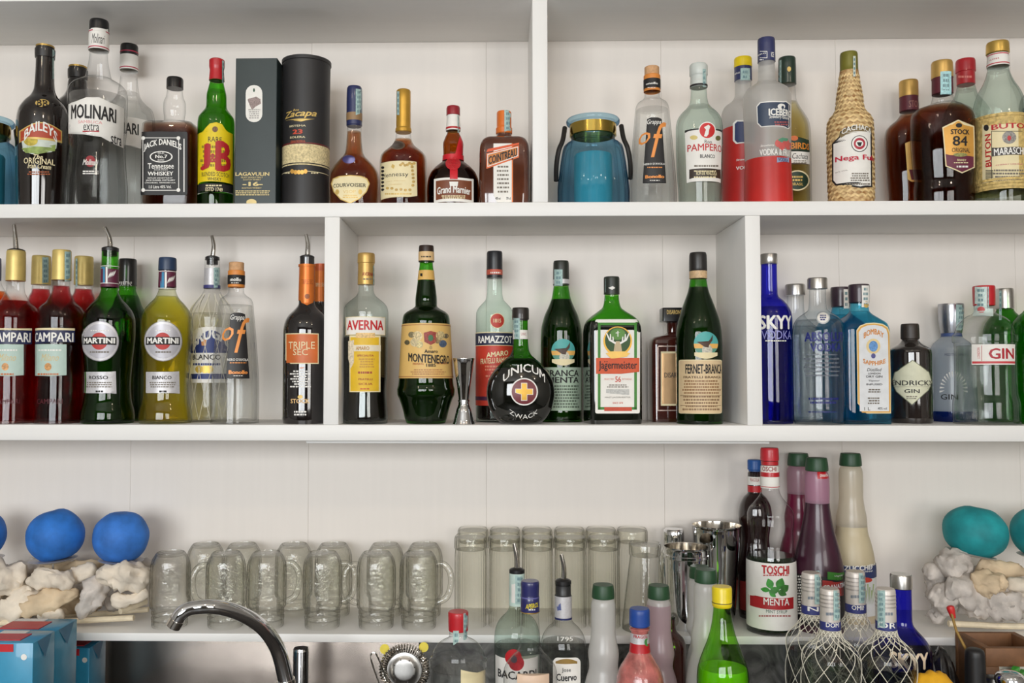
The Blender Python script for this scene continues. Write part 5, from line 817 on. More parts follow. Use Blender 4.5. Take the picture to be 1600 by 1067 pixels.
b.body(GREENG, 483); b.liquid(LIQ((150, 220, 120), name='green_filled'), 484); b.cap(483, BRUSH); b.strip(1561, 1565, 454, 500, lvl=2)
b = Vessel('gin_bottle', 'dark green round shouldered bottle cut off by the frame edge', 1622, 1.67, 'M', [(661, 34), (655, 35), (525, 35), (505, 33), (494, 26), (487, 18), (480, 14), (450, 13), (430, 13), (428, 12)], yc=630)
b.body(GREENG, 452); b.liquid(LIQ((110, 190, 80), name='deep_green_filled'), 490); b.cap(452, BRUSH)
# ================================================================ lower shelf: candle holders on driftwood
from mathutils import noise
BLEACH = M((226, 214, 196), .8, var=.16, scale=28, bump=.6, name='bleached_driftwood'); BLEACH2 = M((212, 190, 158), .8, var=.2, scale=22, bump=.6, name='tan_driftwood'); GREYW = M((196, 188, 180), .8, var=.22, scale=40, bump=.7, name='grey_driftwood')
def knot(pts, rad, seed, mat, parent, org):
    """one gnarled piece of driftwood along photo points (x, y, depth) with radii in px"""
    q = smoothpath([P(x, y, d)-org for x, y, d in pts], 11); n = len(q); m = 32; V, Fc = [], []; k = len(rad)
    for i, c in enumerate(q):
        f = i/(n-1)*(k-1); a = int(min(f, k-2)); r = (rad[a]+(rad[a+1]-rad[a])*(f-a))*1.7/FPX
        e = min(1, .35+3*min(i, n-1-i)/n*1.2); r *= math.sqrt(min(1, e)) if i not in (0, n-1) else .45
        t = (q[min(i+1, n-1)]-q[max(i-1, 0)]).normalized(); u = t.orthogonal().normalized() if i == 0 else (u-t*u.dot(t)).normalized(); w = t.cross(u)
        for j in range(m):
            a2 = 2*math.pi*j/m; dv = u*math.cos(a2)+w*math.sin(a2); p = c+dv*r
            d1 = noise.noise(p*42+Vector((seed, 0, 0)))*.6+(abs(noise.noise(p*80+Vector((0, seed, 0))))-.25)*.5+noise.noise(p*220+Vector((0, 0, seed)))*.13; V.append(c+dv*r*(1+d1))
    for i in range(n-1):
        for j in range(m): a, b_ = i*m+j, i*m+(j+1) % m; Fc.append((a, b_, b_+m, a+m))
    Fc.append(tuple(reversed(range(m)))); Fc.append(tuple(range((n-1)*m, n*m)))
    zmin = Z['L']-org.z+.0005
    V = [Vector((v.x, v.y, max(v.z, zmin))) for v in V]
    return link('driftwood_piece', mesh(V, Fc), mat, parent, 60)
def plate(x, y, d, r, tilt, parent, org):
    c = P(x, y, d)-org; k = d/FPX; bm = bmesh.new(); bmesh.ops.create_cone(bm, cap_ends=True, segments=32, radius1=r*k*.85, radius2=r*k, depth=.0035)
    for v in bm.verts: v.co = c+Matrix.Rotation(math.radians(tilt), 3, 'Y') @ v.co
    me = bpy.data.meshes.new('m'); bm.to_mesh(me); bm.free(); link('candle_plate', me, M((206, 202, 198), .4, .3, name='dull_tin'), parent)
def ballcandle(label, x, y, d, rx, ry, c, tilt, c2):
    k = d/FPX; bm = bmesh.new(); bmesh.ops.create_uvsphere(bm, u_segments=32, v_segments=20, radius=1); top = P(x, y, d)
    for v in bm.verts:
        z = v.co.z; f = 1+.03*noise.noise(v.co*2+Vector((x, 0, 0)))
        co = Vector((v.co.x*rx*k*f, v.co.y*rx*k*f, max(-.86, z)*ry*k*f if z < 0.93 else (.93-.02*(z-.93))*ry*k*f)); v.co = Matrix.Rotation(math.radians(tilt), 3, 'Y') @ co
    me = bpy.data.meshes.new('m'); bm.to_mesh(me); bm.free(); o = thing('ball_candle', label, 'candle', top, 0, 'ball candles on driftwood'); link('wax_ball', me, M(c, .7, var=.3, scale=26, bump=.2, name='candle_wax'), o, 50)
    w = Matrix.Rotation(math.radians(tilt), 3, 'Y') @ Vector((0, 0, ry*k*.9)); link('wick', tubemesh([w, w*1.03+Vector((.001, 0, 0))], .0008, 6), INK, o)
org = Vector((P(90, 960, 1.7).x, 1.7, Z['L'])); h = thing('driftwood_candle_holder', 'bleached driftwood candle holder under the blue ball candles', 'candle holder', org)
for i, (pts, rad, mt) in enumerate([
    ([(-30, 935, 1.69), (5, 905, 1.68), (28, 925, 1.68)], [20, 30, 16], BLEACH), ([(-25, 962, 1.67), (25, 950, 1.67), (45, 915, 1.68)], [16, 20, 12], BLEACH), ([(0, 900, 1.75), (40, 885, 1.75), (70, 890, 1.75)], [12, 15, 12], GREYW),
    ([(44, 908, 1.67), (80, 902, 1.66), (116, 912, 1.67)], [10, 15, 11], BLEACH), ([(30, 955, 1.67), (75, 938, 1.66), (123, 925, 1.67)], [14, 18, 9], BLEACH2), ([(62, 955, 1.66), (82, 962, 1.655), (100, 958, 1.66)], [9, 13, 8], BLEACH), ([(60, 893, 1.74), (105, 890, 1.74), (160, 880, 1.74)], [14, 14, 8], BLEACH2),
    ([(110, 925, 1.72), (122, 912, 1.72), (135, 920, 1.72)], [16, 18, 14], GREYW), ([(125, 962, 1.67), (142, 935, 1.66), (160, 900, 1.67)], [10, 17, 15], GREYW), ([(155, 895, 1.67), (195, 900, 1.66), (235, 900, 1.68)], [14, 22, 15], BLEACH), ([(175, 935, 1.66), (200, 938, 1.655), (232, 925, 1.67)], [8, 10, 9], BLEACH), ([(185, 905, 1.72), (215, 885, 1.74), (240, 880, 1.74)], [12, 10, 6], GREYW), ([(-20, 945, 1.74), (20, 935, 1.75), (60, 945, 1.75)], [20, 24, 20], GREYW), ([(80, 935, 1.75), (120, 945, 1.75), (150, 930, 1.75)], [18, 20, 18], BLEACH2), ([(20, 930, 1.69), (45, 935, 1.68), (70, 925, 1.69)], [12, 14, 10], BLEACH), ([(95, 918, 1.69), (120, 900, 1.69), (150, 885, 1.70)], [8, 11, 9], BLEACH), ([(165, 945, 1.74), (200, 935, 1.75), (232, 920, 1.75)], [12, 14, 12], GREYW)]): knot(pts, rad, i*3.7, mt, h, org)
def stick(pts, r, parent, org): link('stick', tubemesh([P(x, y, d)-org for x, y, d in pts], r, 10), M((226, 212, 184), .7, var=.12, scale=60, bump=.3, name='peeled_stick'), parent)
stick([(-40, 973, 1.665), (80, 972, 1.66), (209, 965, 1.66)], .0052, h, org); stick([(188, 955, 1.67), (228, 940, 1.72)], .0055, h, org); stick([(-40, 960, 1.74), (120, 962, 1.74), (232, 952, 1.75)], .005, h, org)
for x, y, d, r, t_ in ((-26, 872, 1.70, 30, 0), (83, 875, 1.70, 36, -4), (189, 876, 1.70, 34, 3)):
    plate(x, y, d, r, t_, h, org); link('spike', tubemesh([P(x, y, d)-org, P(x, y+26, d)-org], .002, 8), M((180, 176, 170), .4, .6), h)
BW = (40, 112, 196)
ballcandle('blue ball candle mostly outside the frame edge', -27, 835, 1.70, 34, 38, BW, 0, 0); ballcandle('tilted blue ball candle on driftwood nearer the frame edge', 87, 837, 1.70, 43, 42, BW, -14, 0); ballcandle('round blue ball candle beside the upturned jar mugs', 189, 839, 1.70, 42, 41, (52, 116, 200), 2, 0)
org = Vector((P(1540, 960, 1.7).x, 1.7, Z['L'])); h = thing('driftwood_candle_holder', 'grey gnarled driftwood candle holder under the teal ball candles', 'candle holder', org)
for i, (pts, rad, mt) in enumerate([
    ([(1450, 880, 1.70), (1462, 905, 1.70), (1462, 945, 1.70)], [10, 16, 12], GREYW), ([(1468, 890, 1.68), (1490, 880, 1.68), (1512, 885, 1.69)], [16, 20, 12], GREYW), ([(1455, 920, 1.68), (1475, 935, 1.67), (1485, 960, 1.67)], [14, 20, 10], GREYW), ([(1475, 915, 1.67), (1500, 925, 1.66), (1540, 960, 1.67)], [18, 22, 16], GREYW), ([(1535, 945, 1.67), (1570, 940, 1.66), (1606, 930, 1.67)], [22, 26, 18], GREYW),
    ([(1520, 915, 1.66), (1545, 910, 1.65), (1566, 918, 1.66)], [14, 20, 12], BLEACH2), ([(1528, 880, 1.72), (1550, 890, 1.71), (1600, 896, 1.72)], [10, 14, 12], BLEACH2), ([(1500, 905, 1.73), (1540, 900, 1.73), (1610, 915, 1.73)], [14, 16, 14], GREYW), ([(1450, 955, 1.70), (1465, 965, 1.69), (1470, 940, 1.69)], [8, 10, 10], GREYW), ([(1575, 905, 1.66), (1590, 915, 1.66), (1610, 925, 1.66)], [8, 14, 14], BLEACH)]): knot(pts, rad, 50+i*2.3, mt, h, org)
stick([(1482, 974, 1.665), (1560, 978, 1.66), (1640, 979, 1.66)], .0055, h, org)
for x, y, d, r, t_ in ((1516, 865, 1.70, 36, 11), (1628, 868, 1.70, 34, 0)):
    plate(x, y, d, r, t_, h, org); link('spike', tubemesh([P(x, y, d)-org, P(x, y+26, d)-org], .002, 8), M((180, 176, 170), .4, .6), h)
TW = (28, 146, 152)
ballcandle('teal ball candle tilted on the grey driftwood', 1524, 831, 1.70, 46, 40, TW, 12, 0); ballcandle('teal ball candle mostly cut off by the frame edge', 1627, 832, 1.70, 42, 40, TW, 0, 0)
# ================================================================ upturned jar mugs and tumblers
JAR = THIN((255, 255, 253), (128, 126, 116), bump=.6, bscale=120, name='pressed_glass', mid=.6, base=.09); JARIN = THIN((255, 255, 254), (186, 185, 176), bump=.3, bscale=90, name='pressed_glass_inner', mid=.6)
def jar(x, d, ytop, side, label):
    yb = 592+(-Z['L'])*FPX/d  # photo height of its foot
    s = (yb-ytop)/118.0; Y = lambda v: yb-v*s
    pr = [(Y(0), 27.5), (Y(1), 28.5), (Y(6), 28.5), (Y(7.5), 27), (Y(9.5), 29), (Y(13), 29), (Y(15), 27.3), (Y(18), 29), (Y(21), 29), (Y(24), 28), (Y(29), 31.5), (Y(34), 32.2), (Y(80), 32.2), (Y(96), 31.5), (Y(106), 29), (Y(113), 25), (Y(117), 22.5), (Y(118), 21)]
    b = Vessel('jar_mug', label, x, d, 'L', [(a, w*s) for a, w in pr], cat='mug', group='upturned glass jar mugs', yc=Y(60))
    b.seg('glass_wall', None, None, JAR, top=False, bot=False); k = b.top; rw = [(z, w*.9, e*.9, q) for z, w, e, q in b.rows(.002, k*.955)]; link('inner_wall', loftmesh(rw, bot=False, top=True), JARIN, b.root)
    link('jar_base', loftmesh([(k*.985, b.fw(k)*.99, b.fw(k)*.99, 1), (k*.9995, b.fw(k), b.fw(k), 1)], bot=True, top=False), JAR, b.root)
    e = b.patch(oval(x-2, Y(62), 19*s, 25*s), THIN((252, 252, 248), (120, 122, 112), bump=1.0, bscale=300, name='embossed_glass', base=.1), 'embossed_panel', lvl=0)
    if side:
        w = 31*s*d/FPX; q = [Vector((side*w*.95, -.004, b.z(Y(98)))), Vector((side*w*1.3, -.006, b.z(Y(98)))), Vector((side*w*1.62, -.008, b.z(Y(86)))), Vector((side*w*1.68, -.008, b.z(Y(66)))), Vector((side*w*1.5, -.007, b.z(Y(46)))), Vector((side*w*1.2, -.005, b.z(Y(38)))), Vector((side*w*.97, -.004, b.z(Y(36))))]
        link('handle', tubemesh(smoothpath(q, 5), .0058, 12), JAR, b.root)
    return b
for x, sd, w_ in ((266, 0, 'first in the front row, beside the driftwood'), (353, -1, 'second in the front row, above the tap spout'), (416.5, 1, 'third in the front row, above the tap bend'), (504, 1, 'fourth in the front row, standing alone'), (588, -1, 'fifth in the front row, handle toward its neighbour'), (654.5, 1, 'last in the front row, handle toward the tumblers')): jar(x, 1.675, 862, sd, 'upturned clear glass jar mug, '+w_)
for i, x in enumerate((321, 379, 459, 521, 602, 663)): jar(x, 1.762, 849, 0, 'upturned clear glass jar mug in the rear row, '+('first', 'second', 'third', 'fourth', 'fifth', 'last')[i]+' from the driftwood end')
TUM = THIN((255, 255, 253), (140, 139, 130), bump=.25, bscale=60, name='tumbler_glass', mid=.6, base=.04)
def tumbler(x, d, ytop, label, wide=25.5, mouth=25):
    yb = 592+(-Z['L'])*FPX/d; s = d/1.68
    b = Vessel('tumbler', label, x, d, 'L', [(yb, mouth/s), (yb-3, mouth/s), (ytop+34, wide*.97/s), (ytop+23, wide*.95/s), (ytop+20, wide/s), (ytop+8, wide/s), (ytop+3, wide*.96/s), (ytop, wide*.86/s)], cat='glass', group='upturned tall tumblers', yc=yb-60)
    V, Fc = [], []; rw = b.rows(0, b.top); n = 60
    for (z, w, _, _) in rw:
        for j in range(n):
            a = 2*math.pi*j/n; r = w*(1-.022*(j % 2) if z < b.z(ytop+30) else 1); V.append((r*math.cos(a), r*math.sin(a), z))
    for i in range(len(rw)-1):
        for j in range(n): a, c = i*n+j, i*n+(j+1) % n; Fc.append((a, c, c+n, a+n))
    link('fluted_wall', mesh(V, Fc), TUM, b.root, 12)
    zt = b.z(ytop+23); link('thick_base', loftmesh([(zt, wide*.86*d/FPX/s, wide*.86*d/FPX/s, 1), (b.z(ytop+18), wide*.9*d/FPX/s, wide*.9*d/FPX/s, 1), (b.z(ytop+4), wide*.9*d/FPX/s, wide*.9*d/FPX/s, 1)], bot=True, top=True), TUM, b.root); return b
for i, x in enumerate((735, 788, 840, 891, 944)): tumbler(x, 1.69, 835, 'upturned fluted tumbler in the front row, '+('first from the jar mugs', 'second from the jar mugs', 'in the middle', 'fourth from the jar mugs', 'last of the five')[i])
for i, x in enumerate((739, 789, 839, 890, 939, 988)): tumbler(x, 1.77, 824, 'upturned fluted tumbler in the rear row, '+('first from the jar mugs', 'second from the jar mugs', 'third from the jar mugs', 'fourth from the jar mugs', 'fifth from the jar mugs', 'last, without one in front')[i])
b = Vessel('beer_glass', 'upturned plain flared glass between the tumblers and the shaker', 1008, 1.672, 'L', [(988, 36), (982, 36), (940, 32), (900, 27), (872, 23.5), (868, 23), (866, 24.5), (850, 24.5), (847, 23)], cat='glass', yc=940); b.body(TUM, None, 'glass_wall'); link('thick_base', loftmesh([(b.z(868), .024, .024, 1), (b.z(851), .026, .026, 1)]), TUM, b.root)
# ================================================================ shakers
def tin(name, label, x, d, pr, cat='shaker', inner=True):
    b = Vessel(name, label, x, d, 'L', pr, cat=cat, yc=920); b.body(CHROME, None, 'steel_wall')
    z1 = b.top; link('inner_wall', loftmesh([(z1*.5, b.fw(z1*.5)-.002, b.fw(z1*.5)-.002, 1), (z1-.0005, b.fw(z1)-.0012, b.fw(z1)-.0012, 1), (z1, b.fw(z1), b.fw(z1), 1)], bot=True, top=False), STEEL, b.root); return b
tin('cocktail_shaker', 'open steel shaker cup with beaded rim behind the green capped bottles', 1073, 1.68, [(987, 24), (984, 26), (930, 31), (890, 33), (871, 33.5), (870, 34.5), (866, 34.5), (865, 33.5), (856, 34), (855, 34.8), (853, 34.8)])
tin('mixing_tin', 'tall polished steel mixing tin at the rear beside the mint syrup', 1120.5, 1.735, [(965, 25), (962, 26.5), (900, 32), (830, 37), (822, 37.5), (821, 38.3), (819.5, 38.3)])
b = Vessel('strainer_cap', 'small steel shaker cap peeping over the shaker rim', 1053, 1.765, 'L', [(962, 26), (955, 27), (880, 26), (862, 22), (852, 17), (848, 16.5), (830, 16), (826, 14)], cat='shaker', yc=900); b.seg('shaker_body', None, 862, CHROME, top=False); b.seg('top_cap', 862, None, CHROME)
# ================================================================ syrups
b = Vessel('syrup_bottle', 'clear mint syrup bottle with red cap and mint leaf label', 1205.5, 1.664, 'L', [(989, 36), (984, 38), (960, 38), (885, 37.5), (872, 37), (860, 35.5), (845, 34), (830, 34), (815, 35.5), (804, 35.5), (795, 33), (785, 25), (775, 17.5), (768, 14.5), (762, 13.5), (761, 14), (728, 13), (727, 12.2), (720, 12.2), (719, 14), (702, 13.5), (699.5, 12.5)], yc=940)
b.body(CLEAR, 762); b.liquid(M((16, 30, 14), .1, coat=.4, name='dark_mint_syrup'), 866, .95); b.cap(719, M((196, 36, 48), .4, coat=.2)); b.seg('neck_sleeve', 762, 727, PAPER, .0005, top=False, bot=False)
b.band(744, 737, RED, 'red_band', .0009); b.band(735, 727.5, M((226, 222, 214), .5), 'name_band', .0009); b.t('TOSCHI', 1189, 1213, 729, 735, M((150, 30, 40), .5), bold=.03, lvl=3, parent=b.root); b.band(760, 759, RED, 'red_line', .0009); b.seg('cap_collar', 726, 720, RED, .0012)
o = b.band(975, 873, PAPER, 'wrap_label', .0007); b.n = 2; b.t('TOSCHI', 1190, 1233, 883, 896, RED, bold=.05, parent=o, lvl=4); b.lines(1192, 1232, 897, 900, 1, RED, parent=o, lvl=4, fill=.98)
def leaf(x, y, l, w, a, n=9):
    a = math.radians(a); q = [(l*(t/n*2-1), w*math.sin(math.pi*t/n)) for t in range(n+1)]; q = q+[(u, -v) for u, v in q[::-1][1:-1]]
    return [(x+u*math.cos(a)-v*math.sin(a), y+u*math.sin(a)+v*math.cos(a)) for u, v in q]
for i, (x, y, l, w, a) in enumerate(((1203, 912, 9, 6, 70), (1219, 912, 10, 7, -70), (1226, 919, 8, 6, -40), (1196, 921, 8, 4, 10), (1210, 922, 9, 5.5, -20), (1222, 926, 8, 5, 25), (1207, 928, 7, 4, 40))): b.patch(leaf(x, y, l, w, a), M((56, (150, 128, 110)[i % 3], 48), .5, var=.3, scale=150), 'mint_leaf', lvl=4+i % 3, parent=o)
q = b.patch([(1169, 928), (1180, 930), (1243, 931), (1243, 949), (1200, 950), (1176, 946), (1169, 944)], M((176, 34, 40), .5), 'red_banner', lvl=4, parent=o); b.t('MENTA', 1193, 1233, 934, 944, WINK, bold=.02, parent=o, lvl=6); b.t('MINT SYRUP', 1197, 1230, 952.5, 957, M((60, 100, 80), .5), bold=0, parent=o, lvl=4); b.lines(1185, 1236, 960, 964, 1, M((170, 80, 80), .5), parent=o, lvl=4)
b = Vessel('syrup_bottle', 'dark syrup bottle with blue cap half hidden behind the mint syrup', 1181, 1.76, 'L', [(960, 26), (955, 27), (880, 26), (860, 23), (842, 21), (825, 23), (805, 26), (790, 24), (776, 17), (770, 11), (768, 10.5), (738, 10.5), (737, 9), (734, 9), (733, 10.5), (720, 10.5), (718, 9.5)], yc=900)
b.body(M((30, 14, 14), .1, coat=.8, name='dark_syrup_glass'), 736, top=True); b.cap(736, M((40, 90, 160), .4, name='blue_plastic_cap')); b.band(757, 744, PAPER); b.band(768, 758, RED, 'red_label'); b.patch(rect(1150, 905, 1172, 955), M((140, 40, 40), .5, var=.2, scale=100), 'label', lvl=0); b.t('FRAGOLA', 1172, 1186, 747, 752, M((170, 60, 50), .5), parent=b.root, bold=0)
GCAP = M((36, 72, 44), .45, name='bottle_green_cap'); PLAST = MILKY((248, 247, 244), .5, .3, .3, name='cloudy_plastic')
def plastic(x, d, shelf, ycap, label, c, lev, neckc=None, yb=None, s=1.0, wid=39):
    Y = lambda v: ycap+v*s
    pr = [(Y(282), wid*.94*s), (Y(276), wid*s), (Y(185), wid*s), (Y(165), (wid-2)*s), (Y(145), (wid-6)*s), (Y(125), (wid-11)*s), (Y(105), 23.5*s), (Y(85), 20*s), (Y(70), 18.5*s), (Y(50), 18.8*s), (Y(32), 18.5*s), (Y(24), 17*s), (Y(21), 15*s), (Y(20), 17*s), (Y(18), 17.2*s), (Y(2), 15.5*s), (Y(0), 14.8*s)]
    b = Vessel('squeeze_bottle', label, x, d, shelf, pr, group='cloudy plastic syrup bottles with green cap', yc=Y(200) if shelf == 'L' else Y(120))
    if c: b.seg('filled_body', None, Y(lev), c, top=False); b.seg('plastic_neck', Y(lev), Y(21), neckc or PLAST, top=False, bot=False)
    else: b.seg('plastic_body', None, Y(21), PLAST, top=False)
    cp = b.cap(Y(20.5), GCAP, 'screw_cap'); return b
b = plastic(1279, 1.68, 'L', 715, 'purple pomegranate syrup bottle with green cap and black label', M((62, 26, 44), .3, var=.25, scale=18, coat=.2, name='purple_syrup'), 70, MILKY((228, 178, 204), .5, .3, .35, name='pink_plastic'))
o = b.patch(rect(1277, 737, 1297, 748), RED, 'neck_tag', lvl=0); b.t('GRANATINA', 1281, 1298, 740, 745, WINK, bold=.02, parent=o); o = b.band(970, 893, M((30, 28, 28), .5), 'wrap_label', .0006); b.n = 2; b.patch(rect(1293, 893, 1322, 905), gb, 'green_panel', lvl=3, parent=o); b.t('Vegetal', 1304, 1317, 896, 902, WINK, shear=.3, bold=0, parent=o, lvl=5); b.patch(rect(1285, 906, 1322, 930), M((176, 50, 44), .5), 'red_panel', lvl=3, parent=o); b.t('GRANATINA', 1286, 1330, 909, 920, WINK, bold=.03, slope=4, parent=o, lvl=5); b.patch([(1256, 893), (1280, 891), (1284, 906), (1256, 912)], M((176, 206, 206), .5), 'pale_panel', lvl=4, parent=o); b.lines(1242, 1254, 898, 960, 14, WINK, parent=o, lvl=4)
plastic(1250, 1.772, 'L', 708, 'crimson syrup bottle with green cap in the rear row', M((110, 22, 56), .3, var=.15, scale=18, coat=.3, name='crimson_syrup'), 66, MILKY((214, 176, 190), .5, .3, .35, name='rose_plastic'), s=.95, wid=34)
b = plastic(1332, 1.745, 'L', 708, 'pale cane sugar syrup bottle with green cap and navy label', M((198, 184, 152), .4, var=.08, scale=14, name='cane_syrup'), 118, MILKY((244, 236, 218), .5, .3, .3, name='ivory_plastic'), s=.96, wid=35.5)
o = b.band(955, 879, M((224, 226, 220), .5), 'wrap_label', .0006); b.n = 2; o2 = b.band(897, 878, M((44, 58, 104), .5), 'navy_band', .0010); b.t('ZUCCHERO', 1319, 1368, 880, 889, WINK, bold=.04, parent=o2, lvl=4, slope=4); b.t('DI CANNA', 1340, 1364, 890, 894, WINK, parent=o2, lvl=4); b.patch(oval(1353, 906, 10, 4), M((206, 70, 50), .5), 'red_mark', lvl=4, parent=o)
for i in range(8): b.patch([(1352+i*1.6, 945), (1346+i*3, 912+i % 3*5), (1348+i*3, 912+i % 3*5)], M((170, 190, 130), .5), 'cane_leaf', lvl=3, parent=o, nx=2)
# ================================================================ counter: bottles in front of the shelf
def cnt(name, label, x, d, prof, cat='bottle', group=None, **k):
    yb = P_y(x, d); return Vessel(name, label, x, d, 'C', [(yb, prof[0][1]), (yb-6, prof[0][1])]+prof, cat=cat, group=group, yc=1060, **k)
def P_y(x, d): return 592+(-Z['C'])*FPX/d
b = ribbed(716, 1.46, 'C', 'clear ribbed gin bottle with red and white seal on the counter', .97, 955); b.strip(724, 731, 956, 1000, lvl=3); b.strip(708, 717, 985, 1008, lvl=3, mat=M((176, 204, 198), .5)); o = b.patch(rect(720, 1046, 770, 1080), CREAM, 'label', lvl=0)
b = cnt('rum_bottle', 'mint clear rum bottle with steel pourer behind the blue capped bottle', 808, 1.515, [(1120, 36), (1000, 36), (985, 34.5), (972, 30), (962, 22), (953, 14), (945, 12), (944, 12), (893, 11.5)])
b.body(MINTG, None); b.liquid(WATER, 1006); b.band(945, 893, M((196, 216, 206), .5, var=.1), 'neck_label'); b.patch(rect(796, 911, 806, 942), PAPER, 'paper_tab', lvl=2); b.strip(805, 820, 898, 944, lvl=3); b.pourer(892, [(807, 870), (803, 849)], 12); o = b.patch(rect(774, 1022, 843, 1080), PAPER, lvl=0); b.patch(oval(802, 1027, 13, 13), RED, 'round_seal', lvl=1, parent=o); b.t('BACARDI', 778, 838, 1044, 1056, INK, bold=.03, parent=o, lvl=2)
b = cnt('aperitif_bottle', 'nearly empty clear bottle with dark blue screw cap and red seal', 828.5, 1.425, [(1120, 42), (1060, 42), (1048, 41.5), (1036, 37), (1026, 29), (1018, 21), (1010, 17), (990, 15.5), (957, 13.5), (955.5, 13.5), (955, 14.5), (933, 14.2), (932, 13.8), (928, 13.8), (910, 14.2), (907, 13)])
b.body(CLEAR, 956); b.cap(956, M((38, 40, 96), .35, coat=.4, name='blue_violet_cap')); b.seg('cap_ring', 933, 931, M((90, 90, 150), .4), .0006); b.t('APEROL', 821, 841, 941, 950, M((226, 206, 40), .5), bold=.03, shear=.2, parent=b.root, slope=3); b.lines(825, 838, 951, 954, 1, WINK, parent=b.root); b.band(956, 954, GOLD, 'gold_line', .0008); b.patch(oval(807, 1036, 12, 12), M((150, 36, 44), .45, var=.25, scale=150), 'red_seal', lvl=0); b.patch(oval(803, 1031, 5, 5), M((70, 60, 70), .45), 'seal_figure', lvl=1); o = b.patch(rect(808, 1052, 858, 1085), M((226, 196, 170), .5), 'label', lvl=0)
b = cnt('tequila_bottle', 'silver neck tequila bottle with steel pourer and gothic lettered label', 880.5, 1.495, [(1120, 36), (1010, 36), (1000, 34.5), (990, 31), (980, 24), (972, 16), (966, 13), (965, 13), (930, 12.8), (928, 11.5), (910, 11.5)])
b.body(CLEAR, None); b.liquid(LIQ((206, 210, 206), .2, 1.33, name='silver_tequila'), 1002); b.band(965, 930, SILV); b.band(966, 963, NAVY, 'blue_line', .0009); b.patch([(870, 947), (876, 942), (877, 953), (871, 954)], M((90, 100, 150), .5), 'blue_crest', lvl=2); b.band(929, 914, M((44, 44, 44), .4), 'black_sleeve'); b.pourer(909, [(881, 888), (877, 866)], 12.5); b.t('1795', 871, 895, 994, 1001, WINK, bold=0, parent=b.root)
o = b.patch(rrect(864, 1027, 907, 1090, 8), PAPER, lvl=0); b.patch(bow(868, 1033, 902, 1037, 4), M((150, 120, 60), .5), 'gold_arch', lvl=1, parent=o); b.t('Jose', 878, 892, 1043, 1051, INK, bold=.01, parent=o, lvl=2); b.t('Cuervo', 869, 901, 1051, 1063, INK, bold=.035, parent=o, lvl=2)
plastic(943, 1.46, 'C', 913, 'white squeeze bottle with green cap beside the tequila', None, 0, s=1.02, wid=33); plastic(1030, 1.52, 'C', 914, 'pinkish squeeze bottle with green cap behind the blue capped pink bottle', MILKY((222, 196, 204), .5, .3, .2, name='pale_pink_plastic'), 30, PLAST, wid=32); plastic(1104, 1.52, 'C', 889, 'white squeeze bottle with green cap behind the lime bottle', None, 0, wid=33); plastic(1094, 1.59, 'C', 884, 'squeeze bottle whose green cap peeks out beside the shaker', None, 0, s=.92, wid=26)
b = cnt('syrup_bottle', 'pink textured bottle with blue cap and red and white neck label', 1000, 1.41, [(1130, 38), (1075, 38), (1060, 36.5), (1045, 32), (1032, 24.5), (1022, 18.5), (1017, 16), (984, 13.5), (983, 16), (980, 16), (979.5, 13), (977, 13), (976, 15.8), (953, 15.5), (950, 14)])
PINK = M((182, 104, 98), .2, var=.35, scale=60, coat=.8, bump=.5, name='pink_textured_glass'); b.body(PINK, 984, top=True); b.cap(978, M((34, 72, 150), .4, name='royal_blue_cap')); b.seg('neck_ring', 984, 979, PINK); o = b.band(1017, 1003, RED, 'red_band'); o = b.band(1003, 988, SILV); b.t('FRAGOLA', 990, 1013, 990, 996, RED, bold=.02, parent=o, lvl=3); b.patch(oval(1011, 1003, 4, 6), M((70, 140, 70), .5), 'leaf_print', lvl=4)
b = cnt('dark_bottle', 'dark brown round shouldered bottle behind the pinkish squeeze bottle', 1048, 1.585, [(1120, 24), (1010, 24), (998, 21), (990, 14), (984, 9), (965, 8), (962, 8)]); b.body(BROWN, 965, top=True); b.cap(966, BLACK)
b = cnt('lime_bottle', 'bright green lime bottle with yellow cap', 1129.5, 1.425, [(1130, 40), (1060, 40), (1048, 39), (1035, 36), (1018, 30), (1000, 23), (982, 18), (965, 15), (948, 13.5), (947, 14.5), (941, 15.3), (940, 15), (919, 15.2), (916, 14)])
b.body(THIN((186, 236, 120), (30, 110, 16), name='lime_glass'), 948); b.liquid(M((176, 214, 60), .3, var=.1, name='lime_juice'), 1042, .95); b.cap(948, M((236, 212, 30), .4, coat=.2, name='lemon_cap')); b.seg('cap_seal_ring', 941, 940, INK, .0006)
def rumnet(x, d, ycap, label, hw, dx, tx):
    b = cnt('rum_bottle', label, x, d, [(1150, hw), (ycap+150, hw), (ycap+112, hw), (ycap+102, hw-2), (ycap+94, hw-7), (ycap+86, hw-15), (ycap+79, 20), (ycap+72, 16), (ycap+64, 14.5), (ycap+63, 15), (ycap+3, 14.3), (ycap, 13)], group='netted rum bottles with silver cap')
    b.body(CLEAR, ycap+63); b.liquid(LIQ((226, 232, 228), .3, 1.33, name='white_rum'), ycap+118); c = b.cap(ycap+63, M((212, 204, 196), .4, .25, name='silver_pink_foil'))
    for i in range(4): b.seg('cap_ridge', ycap+10+i*6, ycap+8+i*6, M((186, 178, 172), .35, .5), .0007)
    b.patch(oval(x, ycap+1, 9, 2), NAVY, 'cap_top_mark', lvl=0); b.band(ycap+63, ycap+50, M((52, 58, 120), .5), 'blue_band', .0008); b.t(tx, x-11+dx*.3, x+13, ycap+53, ycap+60, WINK, bold=.02, parent=b.root, lvl=3); b.lines(x-10, x+10, ycap+36, ycap+44, 1, M((120, 130, 140), .5), parent=b.root, lvl=2)
    if dx > 0: b.strip(x+dx-6, x+dx+6, ycap+3, ycap+50, lvl=4)
    elif dx < 0: b.strip(x+dx-6, x+dx+6, ycap+3, ycap+62, lvl=4)
    net(b, ycap+86, 1150, 7, (ycap+64, ycap+88), .00055); return b
